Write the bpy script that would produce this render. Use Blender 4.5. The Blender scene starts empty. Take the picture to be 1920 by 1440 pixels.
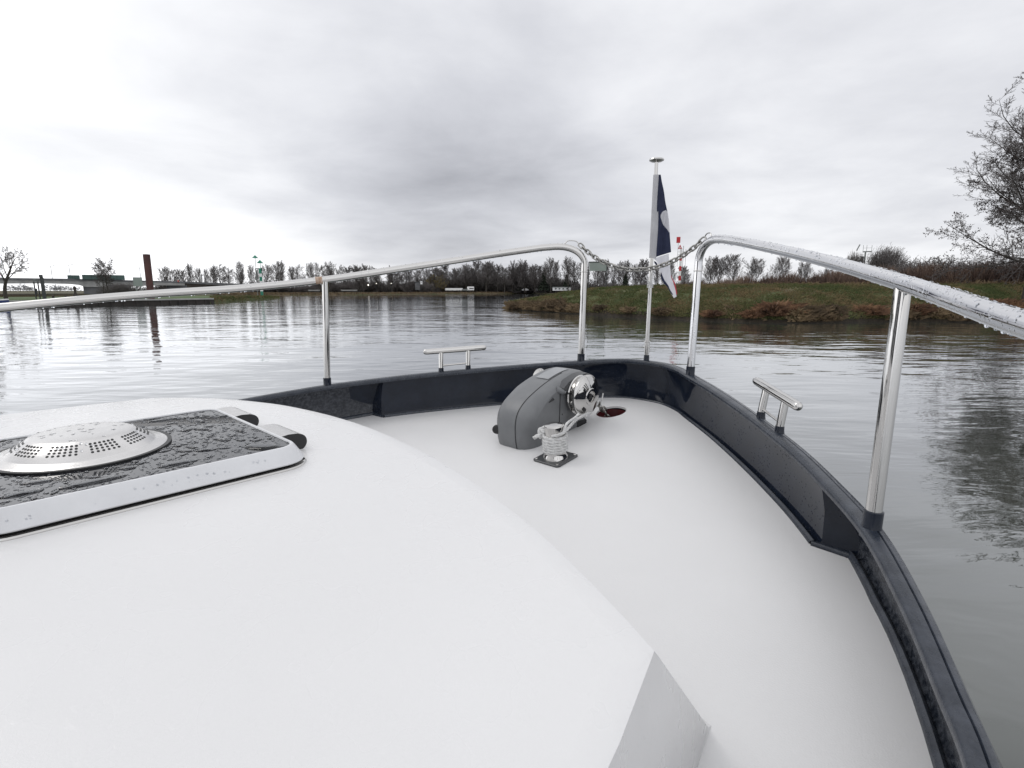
import bpy, math, random
from mathutils import Vector, Matrix
import numpy as np
R_ = math.radians
rng = random.Random(7)
sc = bpy.context.scene
COL = sc.collection

# ------------------------------------------------------------------ camera
F = 1001.7                                  # focal length in pixels of a 1920 wide frame
CAMH = 2.6
PITCH = math.atan2(720-545, F)
def rot(h, p, r):
    ch, sh = math.cos(h), math.sin(h); cp, sp = math.cos(p), math.sin(p); cr, sr = math.cos(r), math.sin(r)
    return np.array([[cr,0,sr],[0,1,0],[-sr,0,cr]]) @ np.array([[1,0,0],[0,cp,-sp],[0,sp,cp]]) @ np.array([[ch,sh,0],[-sh,ch,0],[0,0,1]])
RW = rot(0, PITCH, 0)                       # world -> camera (right, forward, up)
RB = rot(R_(42.117), R_(10.479), R_(.788))  # boat  -> camera
CB = np.array([1.6, 0, 2.6])                # the camera in the boat's own frame (metres)
cam = bpy.data.objects.new('camera', bpy.data.cameras.new('camera')); COL.objects.link(cam)
cam.data.sensor_width = 36; cam.data.sensor_fit = 'HORIZONTAL'; cam.data.lens = F*36/1920
cam.data.clip_start = .03; cam.data.clip_end = 20000
_m = np.eye(4); _m[:3,0] = RW[0]; _m[:3,1] = RW[2]; _m[:3,2] = -RW[1]; _m[:3,3] = (0,0,CAMH)
cam.matrix_world = Matrix(_m.tolist()); sc.camera = cam
_b = np.eye(4); _b[:3,:3] = RW.T @ RB; _b[:3,3] = np.array([0,0,CAMH]) - RW.T @ RB @ CB
BOAT = Matrix(_b.tolist())                  # the boat lies a little bow-up and heeled on the water

def W(px, py, d):                           # the place at horizontal range d along a line of sight
    v = RW.T @ np.array([(px-960)/F, 1, (720-py)/F]); v = v*d/math.hypot(v[0], v[1])
    return Vector((v[0], v[1], v[2]+CAMH))
def G(px, d, z=0., py=548):
    p = W(px, py, d); p.z = z; return p
def HT(px, py, d): return W(px, py, d).z

# ------------------------------------------------------------------ light
sc.view_settings.view_transform = 'Standard'; sc.view_settings.look = 'None'
sc.view_settings.exposure = 0.0; sc.view_settings.gamma = 1
SUN_EL, SUN_AZ = R_(52), R_(-70)            # azimuth from +Y towards +X
sd = Vector((math.sin(SUN_AZ)*math.cos(SUN_EL), math.cos(SUN_AZ)*math.cos(SUN_EL), math.sin(SUN_EL)))
sl = bpy.data.lights.new('sun', 'SUN'); sl.energy = .5; sl.angle = R_(25); sl.color = (1,.97,.93)
so = bpy.data.objects.new('sun', sl); COL.objects.link(so); so.rotation_euler = sd.to_track_quat('Z','Y').to_euler()
world = bpy.data.worlds.new('World'); sc.world = world; world.use_nodes = True

class NT:
    """tiny node-tree helper"""
    def __init__(s, tree): s.t = tree; s.n = tree.nodes; s.l = tree.links
    def new(s, typ, **kw):
        n = s.n.new(typ)
        for k, v in kw.items():
            if k in ('ins',):
                for a, b in v.items():
                    if hasattr(b, 'is_output'): s.l.new(b, n.inputs[a])
                    else: n.inputs[a].default_value = b
            else: setattr(n, k, v)
        return n
    def math(s, op, a, b=0., c=0., clamp=False):
        n = s.new('ShaderNodeMath', operation=op, use_clamp=clamp)
        for i, x in enumerate((a, b, c)):
            if hasattr(x, 'is_output'): s.l.new(x, n.inputs[i])
            else: n.inputs[i].default_value = x
        return n.outputs[0]
    def vmath(s, op, a, b=(0,0,0)):
        n = s.new('ShaderNodeVectorMath', operation=op)
        for i, x in enumerate((a, b)):
            if hasattr(x, 'is_output'): s.l.new(x, n.inputs[i])
            elif op == 'SCALE' and i == 1: n.inputs['Scale'].default_value = x
            else: n.inputs[i].default_value = x
        return n.outputs['Value'] if op in ('DOT_PRODUCT','LENGTH') else n.outputs[0]
    def noise(s, vec, scale, detail=4, rough=.55, dist=0., col=False):
        n = s.new('ShaderNodeTexNoise', ins={'Vector':vec,'Scale':scale,'Detail':detail,'Roughness':rough,'Distortion':dist})
        return n.outputs['Color' if col else 'Fac']
    def ramp(s, fac, stops, interp='LINEAR'):
        n = s.new('ShaderNodeValToRGB'); n.color_ramp.interpolation = interp
        e = n.color_ramp.elements
        while len(e) < len(stops): e.new(.5)
        for i, (p, c) in enumerate(stops):
            e[i].position = p; e[i].color = (c if hasattr(c,'__len__') else (c,c,c)) + ((1,) if not hasattr(c,'__len__') or len(c)==3 else ())
        s.l.new(fac, n.inputs[0]); return n.outputs[0]
    def mix(s, fac, a, b, blend='MIX'):
        n = s.new('ShaderNodeMix', data_type='RGBA', blend_type=blend)
        for i, x in ((0,fac),(6,a),(7,b)):
            if hasattr(x, 'is_output'): s.l.new(x, n.inputs[i])
            else: n.inputs[i].default_value = x if i == 0 else tuple(x)+(1,)
        return n.outputs[2]
    def scale(s, vec, xyz):
        return s.vmath('MULTIPLY', vec, xyz)

def dirpx(px, py):
    v = RW.T @ np.array([(px-960)/F, 1, (720-py)/F]); return tuple((v/np.linalg.norm(v)).tolist())
def build_world():
    t = NT(world.node_tree); t.n.clear()
    out = t.new('ShaderNodeOutputWorld')
    d = t.new('ShaderNodeTexCoord').outputs['Generated']
    sep = t.new('ShaderNodeSeparateXYZ'); t.l.new(d, sep.inputs[0])
    zc = t.math('MAXIMUM', sep.outputs[2], 0.0)
    k = t.math('ADD', zc, .16)
    cv = t.new('ShaderNodeCombineXYZ')
    t.l.new(t.math('DIVIDE', sep.outputs[0], k), cv.inputs[0]); t.l.new(t.math('DIVIDE', sep.outputs[1], k), cv.inputs[1])
    warp = t.vmath('ADD', cv.outputs[0], t.vmath('SCALE', t.noise(cv.outputs[0], .5, 2, .5, col=True), 1.1))
    n1 = t.noise(warp, .62, 7, .52, .15)
    n2 = t.noise(t.vmath('ADD', cv.outputs[0], (7.3, 2.1, 0)), 1.55, 6, .58, .3)
    cl = t.math('ADD', t.math('MULTIPLY', t.math('SUBTRACT', n1, .5), .78), t.math('MULTIPLY', t.math('SUBTRACT', n2, .5), .34))
    def lobe(px, py, sharp, amp):
        dp = t.math('MAXIMUM', t.vmath('DOT_PRODUCT', d, dirpx(px, py)), 0.0)
        return t.math('MULTIPLY', t.math('POWER', dp, sharp), amp)
    L = t.math('ADD', cl, .82)
    for a in SKY_LOBES: L = t.math('ADD', L, lobe(*a))
    L = t.math('ADD', L, t.math('MULTIPLY', t.math('POWER', zc, 1.5), ZENITH))
    ex = t.math('MULTIPLY', t.math('POWER', t.math('DIVIDE', zc, .115), 2.0), -1.0)
    band = t.math('POWER', 2.718, ex)                                # the clearer strip under the cloud deck, brightest to the left
    side = t.math('MULTIPLY_ADD', sep.outputs[0], -.95, -.04)
    L = t.math('ADD', L, t.math('MULTIPLY', band, t.math('MAXIMUM', side, .03)))
    L = t.math('ADD', L, t.math('MULTIPLY', t.math('MAXIMUM', t.math('MULTIPLY', sep.outputs[1], -1.0), 0.0), .35))
    L = t.math('MAXIMUM', L, .34)
    tint = t.ramp(L, [(.40,(.905,.918,1.0)),(.75,(.93,.942,1.0)),(1.0,(.965,.972,1.0))])
    colr = t.mix(1.0, tint, (1,1,1), 'MULTIPLY')
    bg = t.new('ShaderNodeBackground'); t.l.new(colr, bg.inputs[0]); t.l.new(L, bg.inputs[1])
    sky = t.new('ShaderNodeTexSky', sky_type='NISHITA'); sky.sun_disc = False
    sky.sun_elevation = SUN_EL; sky.sun_rotation = SUN_AZ
    bg2 = t.new('ShaderNodeBackground'); t.l.new(sky.outputs[0], bg2.inputs[0]); bg2.inputs[1].default_value = .1
    mx = t.new('ShaderNodeMixShader'); mx.inputs[0].default_value = .95        # cloud cover
    t.l.new(bg2.outputs[0], mx.inputs[1]); t.l.new(bg.outputs[0], mx.inputs[2]); t.l.new(mx.outputs[0], out.inputs[0])
# brighter and darker masses of cloud: line of sight, tightness, strength
ZENITH = .34
SKY_LOBES = [(850,350,40,-.17), (1000,110,16,-.09), (1690,230,90,-.07), (1420,110,60,.05), (330,230,60,.03), (60,150,20,.06), (1000,470,120,.06), (1780,420,60,.08), (1500,250,60,.04), (-900,420,12,.40)]
build_world()

# ------------------------------------------------------------------ materials
MATS = {}
def mat(name, color=(.5,.5,.5), rough=.5, metal=0., **kw):
    m = bpy.data.materials.new(name); m.use_nodes = True; t = NT(m.node_tree)
    b = t.n['Principled BSDF']; b.inputs['Base Color'].default_value = tuple(color)+(1,)
    b.inputs['Roughness'].default_value = rough; b.inputs['Metallic'].default_value = metal
    for k, v in kw.items(): b.inputs[k.replace('_',' ')].default_value = v
    MATS[name] = m; m['_b'] = b.name
    return m, t, b
def coord(t, kind='Object'): return t.new('ShaderNodeTexCoord').outputs[kind]
def worldpos(t): return t.new('ShaderNodeNewGeometry').outputs['Position']
def bump(t, b, h, strength=.3, dist=.01, prev=None):
    n = t.new('ShaderNodeBump', ins={'Strength':strength,'Distance':dist,'Height':h})
    if prev is not None: t.l.new(prev, n.inputs['Normal'])
    t.l.new(n.outputs[0], b.inputs['Normal']); return n.outputs[0]

def varied(name, c1, c2, rough, scale=3., detail=5, bscale=40., bstr=.2, bdist=.005, kind='Object', metal=0., lo=.35, hi=.65, **kw):
    m, t, b = mat(name, c1, rough, metal, **kw); c = coord(t, kind) if kind != 'World' else worldpos(t)
    n = t.noise(c, scale, detail, .6)
    t.l.new(t.ramp(n, [(lo, tuple(c1)), (hi, tuple(c2))]), b.inputs['Base Color'])
    if bstr: bump(t, b, t.noise(c, bscale, 3, .6), bstr, bdist)
    return m
# white gelcoat: faint non-skid grain, wet film, a few specks of dirt
m, t, b = mat('white_gelcoat', (.79,.79,.80), .3); c = coord(t)
t.l.new(t.ramp(t.noise(c, 2.2, 5, .6), [(.3,(.655,.652,.652)),(.7,(.682,.679,.679))]), b.inputs['Base Color'])
t.l.new(t.ramp(t.noise(c, 5., 3, .5), [(.15,.34),(.9,.46)]), b.inputs['Roughness'])
bump(t, b, t.noise(c, 240., 2, .6), .30, .002)
m, t, b = mat('white_roof', (.80,.80,.81), .22); c = coord(t)
t.l.new(t.ramp(t.noise(c, 1.7, 5, .6), [(.3,(.69,.687,.687)),(.7,(.715,.712,.712))]), b.inputs['Base Color'])
t.l.new(t.ramp(t.noise(c, 6., 3, .5), [(.15,.18),(.9,.40)]), b.inputs['Roughness'])
p1 = bump(t, b, t.noise(c, 420., 2, .6), .10, .002)
bump(t, b, t.ramp(t.noise(c, 26., 3, .5), [(.56,0.),(.66,1.)]), .10, .003, p1)     # beads of water standing on the wax
# navy paint, wet: fine drops
m, t, b = mat('navy_paint', (.010,.013,.021), .08); c = coord(t)
t.l.new(t.ramp(t.noise(c, 9., 5, .65), [(.35,(.007,.010,.018)),(.7,(.013,.018,.030))]), b.inputs['Base Color'])
t.l.new(t.ramp(t.noise(c, 14., 5, .7), [(.4,.04),(.75,.12)]), b.inputs['Roughness'])
b.inputs['IOR'].default_value = 1.4
p1 = bump(t, b, t.noise(c, 190., 3, .6), .03, .002)
v = t.new('ShaderNodeTexVoronoi', ins={'Vector':c,'Scale':75.,'Randomness':1.}).outputs['Distance']
bump(t, b, t.math('MULTIPLY', t.ramp(v, [(.10,1.),(.24,0.)]), t.ramp(t.noise(c, 11., 3, .5), [(.47,0.),(.56,1.)])), .5, .003, p1)
m, t, b = mat('navy_worn', (.02,.025,.034), .2); c = coord(t)
t.l.new(t.ramp(t.noise(c, 60., 5, .7), [(.42,(.012,.015,.022)),(.62,(.06,.066,.078))]), b.inputs['Base Color'])
t.l.new(t.ramp(t.noise(c, 22., 4, .7), [(.35,.1),(.7,.4)]), b.inputs['Roughness']); bump(t, b, t.noise(c, 160., 4, .7), .35, .003)
m, t, b = mat('navy_cap', (.03,.036,.048), .25); c = coord(t)
t.l.new(t.ramp(t.noise(c, 18., 5, .7), [(.38,(.014,.019,.029)),(.66,(.036,.043,.058))]), b.inputs['Base Color'])
t.l.new(t.ramp(t.noise(c, 25., 5, .7), [(.35,.12),(.7,.42)]), b.inputs['Roughness']); bump(t, b, t.noise(c, 110., 4, .65), .3, .003)
# stainless steel
m, t, b = mat('stainless', (.57,.56,.545), .05, 1.); c = coord(t)
t.l.new(t.ramp(t.noise(c, 30., 4, .6), [(.4,.025),(.8,.10)]), b.inputs['Roughness'])
m, t, b = mat('stainless_wet', (.68,.68,.69), .08, 1.); c = coord(t)
t.l.new(t.ramp(t.noise(c, 40., 4, .6), [(.35,.03),(.75,.11)]), b.inputs['Roughness'])
v = t.new('ShaderNodeTexVoronoi', ins={'Vector':c,'Scale':95.}).outputs['Distance']
bump(t, b, t.math('MULTIPLY', t.ramp(v, [(.15,1.),(.35,0.)]), t.ramp(t.noise(c, 13., 3, .5), [(.45,0.),(.6,1.)])), .18, .002)
varied('chrome_brushed', (.60,.59,.58), (.68,.67,.66), .27, 8., bscale=90., bstr=.06, metal=1.)
varied('chain_galvanised', (.20,.20,.19), (.42,.41,.39), .38, 60., bscale=300., bstr=.3, bdist=.001, metal=1.)
varied('anchor_chain_steel', (.16,.15,.14), (.36,.35,.33), .35, 60., bscale=300., bstr=.3, bdist=.001, metal=1.)
m, t, b = mat('windlass_grey', (.15,.155,.16), .42); c = coord(t)
t.l.new(t.ramp(t.noise(c, 11., 5, .6), [(.35,(.142,.147,.153)),(.7,(.17,.175,.181))]), b.inputs['Base Color']); bump(t, b, t.noise(c, 500., 2, .6), .12, .001)
varied('windlass_light', (.26,.27,.28), (.30,.31,.32), .3, 9., bscale=400., bstr=.1, bdist=.001)
varied('windlass_dark', (.045,.047,.05), (.06,.062,.066), .4, 9., bscale=400., bstr=.1, bdist=.001)
varied('black_rubber', (.008,.008,.009), (.014,.014,.015), .45, 20., bscale=300., bstr=.2, bdist=.001)
m, t, b = mat('tinted_acrylic', (.012,.013,.016), .015); b.inputs['IOR'].default_value = 2.0; c = coord(t)
varied('silver_frame', (.60,.605,.62), (.66,.665,.68), .3, 8., bscale=200., bstr=.06, bdist=.001)
m, t, b = mat('water_drop', (.95,.97,1.), 0.0); b.inputs['IOR'].default_value = 1.33; b.inputs['Transmission Weight'].default_value = 1.
varied('red_primer', (.055,.008,.010), (.09,.012,.014), .5, 20., bscale=80., bstr=.2)
m, t, b = mat('white_rope', (.55,.55,.54), .85); c = coord(t)
t.l.new(t.ramp(t.noise(c, 90., 4, .7), [(.3,(.40,.40,.40)),(.65,(.66,.66,.65))]), b.inputs['Base Color']); bump(t, b, t.noise(c, 700., 2, .6), .5, .001)
def cloth(name, c1, c2, translucent=.25):
    m, t, b = mat(name, c1, .85); c = coord(t)
    t.l.new(t.ramp(t.noise(c, 16., 4, .6), [(.35,c1),(.7,c2)]), b.inputs['Base Color'])
    wv = t.new('ShaderNodeTexWave', ins={'Vector':c,'Scale':260.}).outputs['Fac']; bump(t, b, wv, .15, .0006)
    tr = t.new('ShaderNodeBsdfTranslucent'); tr.inputs[0].default_value = tuple(c2)+(1,)
    mx = t.new('ShaderNodeMixShader'); mx.inputs[0].default_value = translucent
    t.l.new(b.outputs[0], mx.inputs[1]); t.l.new(tr.outputs[0], mx.inputs[2]); t.l.new(mx.outputs[0], t.n['Material Output'].inputs[0])
cloth('flag_navy', (.012,.017,.045), (.02,.026,.062), .12); cloth('flag_white', (.66,.66,.70), (.74,.74,.78), .3)
cloth('flag_sleeve', (.44,.44,.46), (.52,.52,.54), .15); cloth('flag_red', (.45,.06,.08), (.5,.07,.09), .2)
# land and water
m, t, b = mat('river_water', (.05,.055,.05), .6); b.inputs['Specular IOR Level'].default_value = 0.; c = worldpos(t)
t.l.new(t.ramp(t.noise(c, .12, 3, .6), [(.3,(.050,.056,.049)),(.7,(.066,.071,.060))]), b.inputs['Base Color'])
wob = t.vmath('SCALE', t.noise(c, .22, 2, .5, col=True), 1.6)
h1 = t.noise(t.vmath('ADD', t.scale(c, (.36,1.15,1.)), wob), .85, 2, .5, .2)
h2 = t.noise(t.vmath('ADD', t.scale(c, (.40,1.2,1.)), wob), 2.6, 2, .5, .3)
h3 = t.noise(t.scale(c, (.5,1.2,1.)), 9., 2, .5, .3)
h0 = t.noise(t.scale(c, (.9,1.,1.)), .30, 2, .5, .3)
patch = t.ramp(t.noise(t.scale(c, (.5,1.,1.)), .10, 4, .6), [(.36,.40),(.64,1.)])
hh = t.math('ADD', t.math('MULTIPLY_ADD', h0, .13, t.math('MULTIPLY', h1, .085)), t.math('ADD', t.math('MULTIPLY', h2, .022), t.math('MULTIPLY', h3, .0013)))
bn = t.new('ShaderNodeBump', ins={'Strength':.5,'Distance':1.0,'Height':t.math('MULTIPLY', hh, patch)}).outputs[0]
lw = t.new('ShaderNodeLayerWeight', ins={'Blend':.5}); t.l.new(bn, lw.inputs['Normal'])       # mirror-like towards grazing, clear and silty from above
fr_ = t.math('MULTIPLY_ADD', t.math('POWER', lw.outputs['Facing'], 2.7), .97, .022, True)
gl = t.new('ShaderNodeBsdfGlossy', ins={'Color':(.97,.98,1,1),'Roughness':.015}); t.l.new(bn, gl.inputs['Normal'])
mx = t.new('ShaderNodeMixShader'); t.l.new(fr_, mx.inputs[0]); t.l.new(b.outputs[0], mx.inputs[1]); t.l.new(gl.outputs[0], mx.inputs[2])
t.l.new(mx.outputs[0], t.n['Material Output'].inputs[0])
def ground(name, stops, scale=.5, bs=4., bstr=.6, bdist=.08):
    m, t, b = mat(name, (.1,.1,.1), .95); c = worldpos(t)
    n = t.math('ADD', t.math('MULTIPLY', t.noise(c, scale, 6, .65), .7), t.math('MULTIPLY', t.noise(c, scale*9, 4, .7), .3))
    t.l.new(t.ramp(n, stops), b.inputs['Base Color']); bump(t, b, t.noise(c, bs, 5, .7), bstr, bdist)
ground('bank_turf', [(.38,(.044,.060,.016)),(.48,(.058,.074,.020)),(.56,(.078,.074,.028)),(.63,(.10,.075,.038))], .22)
ground('bank_earth', [(.4,(.016,.012,.008)),(.6,(.040,.030,.019))], 2.2, 9., 1., .1)
ground('meadow', [(.40,(.045,.058,.020)),(.50,(.070,.062,.030)),(.60,(.10,.075,.045))], .05)
ground('quay_grass', [(.40,(.045,.085,.022)),(.6,(.07,.10,.03))], .2)
def plant(name, stops, scale=1.2, rough=.9):
    m, t, b = mat(name, (.1,.1,.1), rough); c = worldpos(t)
    n = t.math('ADD', t.math('MULTIPLY', t.noise(c, scale*.22, 3, .6), .62), t.math('MULTIPLY', t.noise(c, scale*5, 3, .7), .38))
    t.l.new(t.ramp(n, stops), b.inputs['Base Color'])
plant('grass_blades', [(.37,(.045,.064,.016)),(.45,(.068,.082,.023)),(.52,(.10,.090,.034)),(.59,(.16,.115,.055))])
plant('green_blades', [(.40,(.040,.075,.018)),(.50,(.058,.095,.025)),(.60,(.095,.10,.035))])
plant('dry_reed', [(.40,(.060,.042,.024)),(.5,(.13,.09,.05)),(.6,(.22,.16,.09))], 2.)
plant('bracken', [(.40,(.06,.030,.017)),(.5,(.14,.072,.038)),(.6,(.24,.14,.075))], 3.)
plant('hedge_twigs', [(.40,(.060,.040,.034)),(.5,(.125,.080,.062)),(.6,(.20,.14,.10))], .6)
plant('bark', [(.40,(.030,.026,.022)),(.6,(.060,.052,.044))], 2.)
plant('twigs', [(.40,(.095,.086,.083)),(.6,(.165,.150,.145))], 1.)  # colour raised to stand in for haze on the far treeline
plant('twigs_haze_tint', [(.40,(.26,.265,.28)),(.6,(.33,.335,.35))], 1.)  # distance haze painted in as a paler twig colour
plant('dead_leaves', [(.40,(.018,.013,.012)),(.5,(.034,.022,.020)),(.6,(.055,.034,.028))], 2.)
plant('needles', [(.40,(.014,.022,.014)),(.6,(.030,.040,.024))], 1.)
plant('yellow_leaves', [(.40,(.10,.085,.03)),(.6,(.20,.15,.05))], 1.)
varied('concrete', (.24,.24,.235), (.33,.33,.32), .9, .4, bscale=3., bstr=.2, bdist=.05)
varied('concrete_dark', (.09,.092,.097), (.14,.143,.148), .9, .4, bscale=3., bstr=.2, bdist=.05)
varied('sheet_pile', (.018,.016,.015), (.04,.034,.03), .8, .6, bscale=3., bstr=.3, bdist=.05)
varied('rusty_red_steel', (.045,.017,.015), (.072,.027,.022), .7, .7, bscale=8., bstr=.3, bdist=.02)
varied('dark_wood', (.022,.018,.015), (.045,.036,.03), .85, 4., bscale=20., bstr=.4, bdist=.01)
varied('dark_metal', (.03,.033,.034), (.05,.053,.054), .6, 2., bscale=20., bstr=.1)
varied('grey_metal', (.16,.175,.17), (.21,.225,.22), .6, 1., bscale=20., bstr=.1)
varied('green_grey_panel', (.20,.235,.215), (.25,.285,.265), .6, .5, bscale=9., bstr=.1)
varied('dark_green_panel', (.030,.062,.056), (.045,.085,.076), .6, .5, bscale=9., bstr=.1)
varied('beacon_green', (.012,.16,.10), (.02,.20,.13), .5, 2., bscale=20., bstr=.1)
varied('beacon_red', (.42,.015,.02), (.52,.02,.03), .5, 2., bscale=20., bstr=.1)
varied('white_paint', (.68,.68,.68), (.78,.78,.78), .5, 1., bscale=20., bstr=.05)
varied('blue_hull', (.012,.028,.11), (.02,.04,.14), .3, 1., bscale=9., bstr=.05)
varied('dark_glass', (.02,.022,.025), (.03,.032,.036), .1, 1., bscale=9., bstr=.02)
varied('brown_tape', (.28,.17,.10), (.50,.40,.33), .7, 60., bscale=200., bstr=.4, bdist=.001)
varied('red_tail', (.30,.03,.02), (.36,.05,.03), .5, 1.)
m, t, b = mat('lamp_glow', (1,.95,.85), .4); b.inputs['Emission Color'].default_value = (1,.93,.8,1); b.inputs['Emission Strength'].default_value = 3.
MT = MATS

# ------------------------------------------------------------------ mesh helpers
class MB:
    def __init__(s): s.v = []; s.f = []; s.m = []
    def add(s, verts, faces, mi=0):
        o = len(s.v); s.v.extend(tuple(map(float, p)) for p in verts)
        s.f.extend(tuple(i+o for i in f) for f in faces); s.m.extend([mi]*len(faces)); return o
    def grid(s, rows, close_u=False, close_v=False, mi=0):
        n = len(rows[0]); o = len(s.v)
        for r in rows: s.v.extend(tuple(map(float, p)) for p in r)
        m_ = len(rows)
        for i in range(m_ if close_v else m_-1):
            for j in range(n if close_u else n-1):
                a, b2 = i*n+j, i*n+(j+1) % n; c2, d2 = ((i+1) % m_)*n+(j+1) % n, ((i+1) % m_)*n+j
                s.f.append((o+a, o+b2, o+c2, o+d2)); s.m.append(mi)
    def fan(s, ring, centre=None, mi=0):
        o = len(s.v); s.v.extend(tuple(map(float, p)) for p in ring); n = len(ring)
        if centre is None: s.f.append(tuple(range(o, o+n))); s.m.append(mi)
        else:
            s.v.append(tuple(map(float, centre)))
            for i in range(n): s.f.append((o+i, o+(i+1) % n, o+n)); s.m.append(mi)
    def tube(s, path, r, sides=12, cap=True, mi=0, shape=None, up=None):
        path = [Vector(p) for p in path]; n = len(path)
        rs = r if hasattr(r, '__len__') else [r]*n
        tan = [(path[min(i+1,n-1)]-path[max(i-1,0)]).normalized() for i in range(n)]
        u = Vector(up) if up is not None else (Vector((0,0,1)) if abs(tan[0].z) < .9 else Vector((1,0,0)))
        rows = []
        for i in range(n):
            u = (u - tan[i]*u.dot(tan[i])).normalized(); w = tan[i].cross(u)
            ring = []
            for k in range(sides):
                a = 2*math.pi*k/sides; q = rs[i]*(shape(a, i) if shape else 1)
                ring.append(path[i]+u*math.cos(a)*q+w*math.sin(a)*q)
            rows.append(ring)
        s.grid(rows, close_u=True, mi=mi)
        if cap: s.fan(list(reversed(rows[0])), mi=mi); s.fan(rows[-1], mi=mi)
    def lathe(s, prof, o=(0,0,0), axis=(0,0,1), sides=32, mi=0, cap0=True, cap1=True, rx=1., ry=1.):
        o = Vector(o); ax = Vector(axis).normalized()
        u = ax.orthogonal().normalized() if abs(ax.z) < .99 else Vector((1,0,0)); w = ax.cross(u)
        rows = [[o+ax*h+u*(r*rx*math.cos(2*math.pi*k/sides))+w*(r*ry*math.sin(2*math.pi*k/sides)) for k in range(sides)] for r, h in prof]
        s.grid(rows, close_u=True, mi=mi)
        if cap0: s.fan(list(reversed(rows[0])), mi=mi)
        if cap1: s.fan(rows[-1], mi=mi)
    def box(s, lo, hi, mi=0, bev=0., mtx=None):
        x0,y0,z0 = lo; x1,y1,z1 = hi
        if bev:
            b2 = bev
            def ring(i, z): return [(x0+i+b2,y0+i,z),(x1-i-b2,y0+i,z),(x1-i,y0+i+b2,z),(x1-i,y1-i-b2,z),(x1-i-b2,y1-i,z),(x0+i+b2,y1-i,z),(x0+i,y1-i-b2,z),(x0+i,y0+i+b2,z)]
            rows = [ring(b2,z0), ring(0,z0+b2), ring(0,z1-b2), ring(b2,z1)]
            if mtx is not None: rows = [[mtx @ Vector(p) for p in r] for r in rows]
            s.grid(rows, close_u=True, mi=mi); s.fan(list(reversed(rows[0])), mi=mi); s.fan(rows[-1], mi=mi); return
        v = [(x0,y0,z0),(x1,y0,z0),(x1,y1,z0),(x0,y1,z0),(x0,y0,z1),(x1,y0,z1),(x1,y1,z1),(x0,y1,z1)]
        if mtx is not None: v = [mtx @ Vector(p) for p in v]
        s.add(v, [(0,3,2,1),(4,5,6,7),(0,1,5,4),(1,2,6,5),(2,3,7,6),(3,0,4,7)], mi)
    def dome(s, c, rx, ry, h, ang=0., n=8, nrm=None, mi=0):
        ca, sa = math.cos(ang), math.sin(ang); rows = []
        if nrm is None: U, V_, N = Vector((ca,sa,0)), Vector((-sa,ca,0)), Vector((0,0,1))
        else:
            N = Vector(nrm).normalized(); U0 = N.orthogonal().normalized(); V0 = N.cross(U0); U = U0*ca+V0*sa; V_ = N.cross(U)
        c = Vector(c)
        for q, z in ((1.,-.1),(.93,.38),(.62,.82)):
            rows.append([c+U*(rx*q*math.cos(2*math.pi*k/n))+V_*(ry*q*math.sin(2*math.pi*k/n))+N*(h*z) for k in range(n)])
        o = len(s.v); s.grid(rows, close_u=True, mi=mi); s.fan(rows[-1], c+N*h, mi=mi)
    def mesh(s, name, mats, smooth=40):
        me = bpy.data.meshes.new(name); me.from_pydata(s.v, [], s.f); 
        for mm in mats: me.materials.append(MT[mm])
        if len(mats) > 1: me.polygons.foreach_set('material_index', s.m)
        if smooth:
            me.polygons.foreach_set('use_smooth', [True]*len(me.polygons)); me.set_sharp_from_angle(angle=R_(smooth))
        me.update(); return me
    def obj(s, name, mats, parent=None, smooth=40, label=None, **tags):
        if isinstance(mats, str): mats = [mats]
        o = bpy.data.objects.new(name, s.mesh(name, mats, smooth)); COL.objects.link(o)
        if parent is not None: o.parent = parent
        if label: o['label'] = label
        for k, v2 in tags.items(): o[k] = v2
        return o
def tag(o, label, cat, group=None):
    o['label'] = label; o['category'] = cat
    if group: o['group'] = group
    return o
def empty(name, loc, label, cat, group=None, mtx=None):
    o = bpy.data.objects.new(name, None); COL.objects.link(o); o.empty_display_size = .2
    if mtx is not None: o.matrix_world = mtx
    else: o.location = loc
    return tag(o, label, cat, group)
def struct(mb, name, mats, smooth=40):
    o = mb.obj(name, mats, smooth=smooth); o['kind'] = 'structure'; return o
def fast_mesh(name, V, Fc, mats, mi=None):
    """V (n,3), Fc (m,k) of numpy"""
    me = bpy.data.meshes.new(name); k = Fc.shape[1]
    me.vertices.add(len(V)); me.vertices.foreach_set('co', np.asarray(V, np.float32).ravel())
    me.loops.add(Fc.size); me.loops.foreach_set('vertex_index', Fc.astype(np.int32).ravel())
    me.polygons.add(len(Fc)); me.polygons.foreach_set('loop_start', np.arange(0, Fc.size, k, dtype=np.int32))
    for mm in mats: me.materials.append(MT[mm])
    if mi is not None: me.polygons.foreach_set('material_index', np.asarray(mi, np.int32))
    me.update(calc_edges=True); me.validate(); return me
def spline(pts, n, closed=False):
    P = [Vector(p) for p in pts]; m_ = len(P); out = []
    for i in range(m_-1):
        p0 = P[max(i-1,0)]; p1 = P[i]; p2 = P[i+1]; p3 = P[min(i+2,m_-1)]
        for k in range(n):
            t_ = k/n; t2 = t_*t_; t3 = t2*t_
            out.append(.5*((2*p1)+(p2-p0)*t_+(2*p0-5*p1+4*p2-p3)*t2+(3*p1-p0-3*p2+p3)*t3))
    out.append(P[-1]); return out

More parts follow.
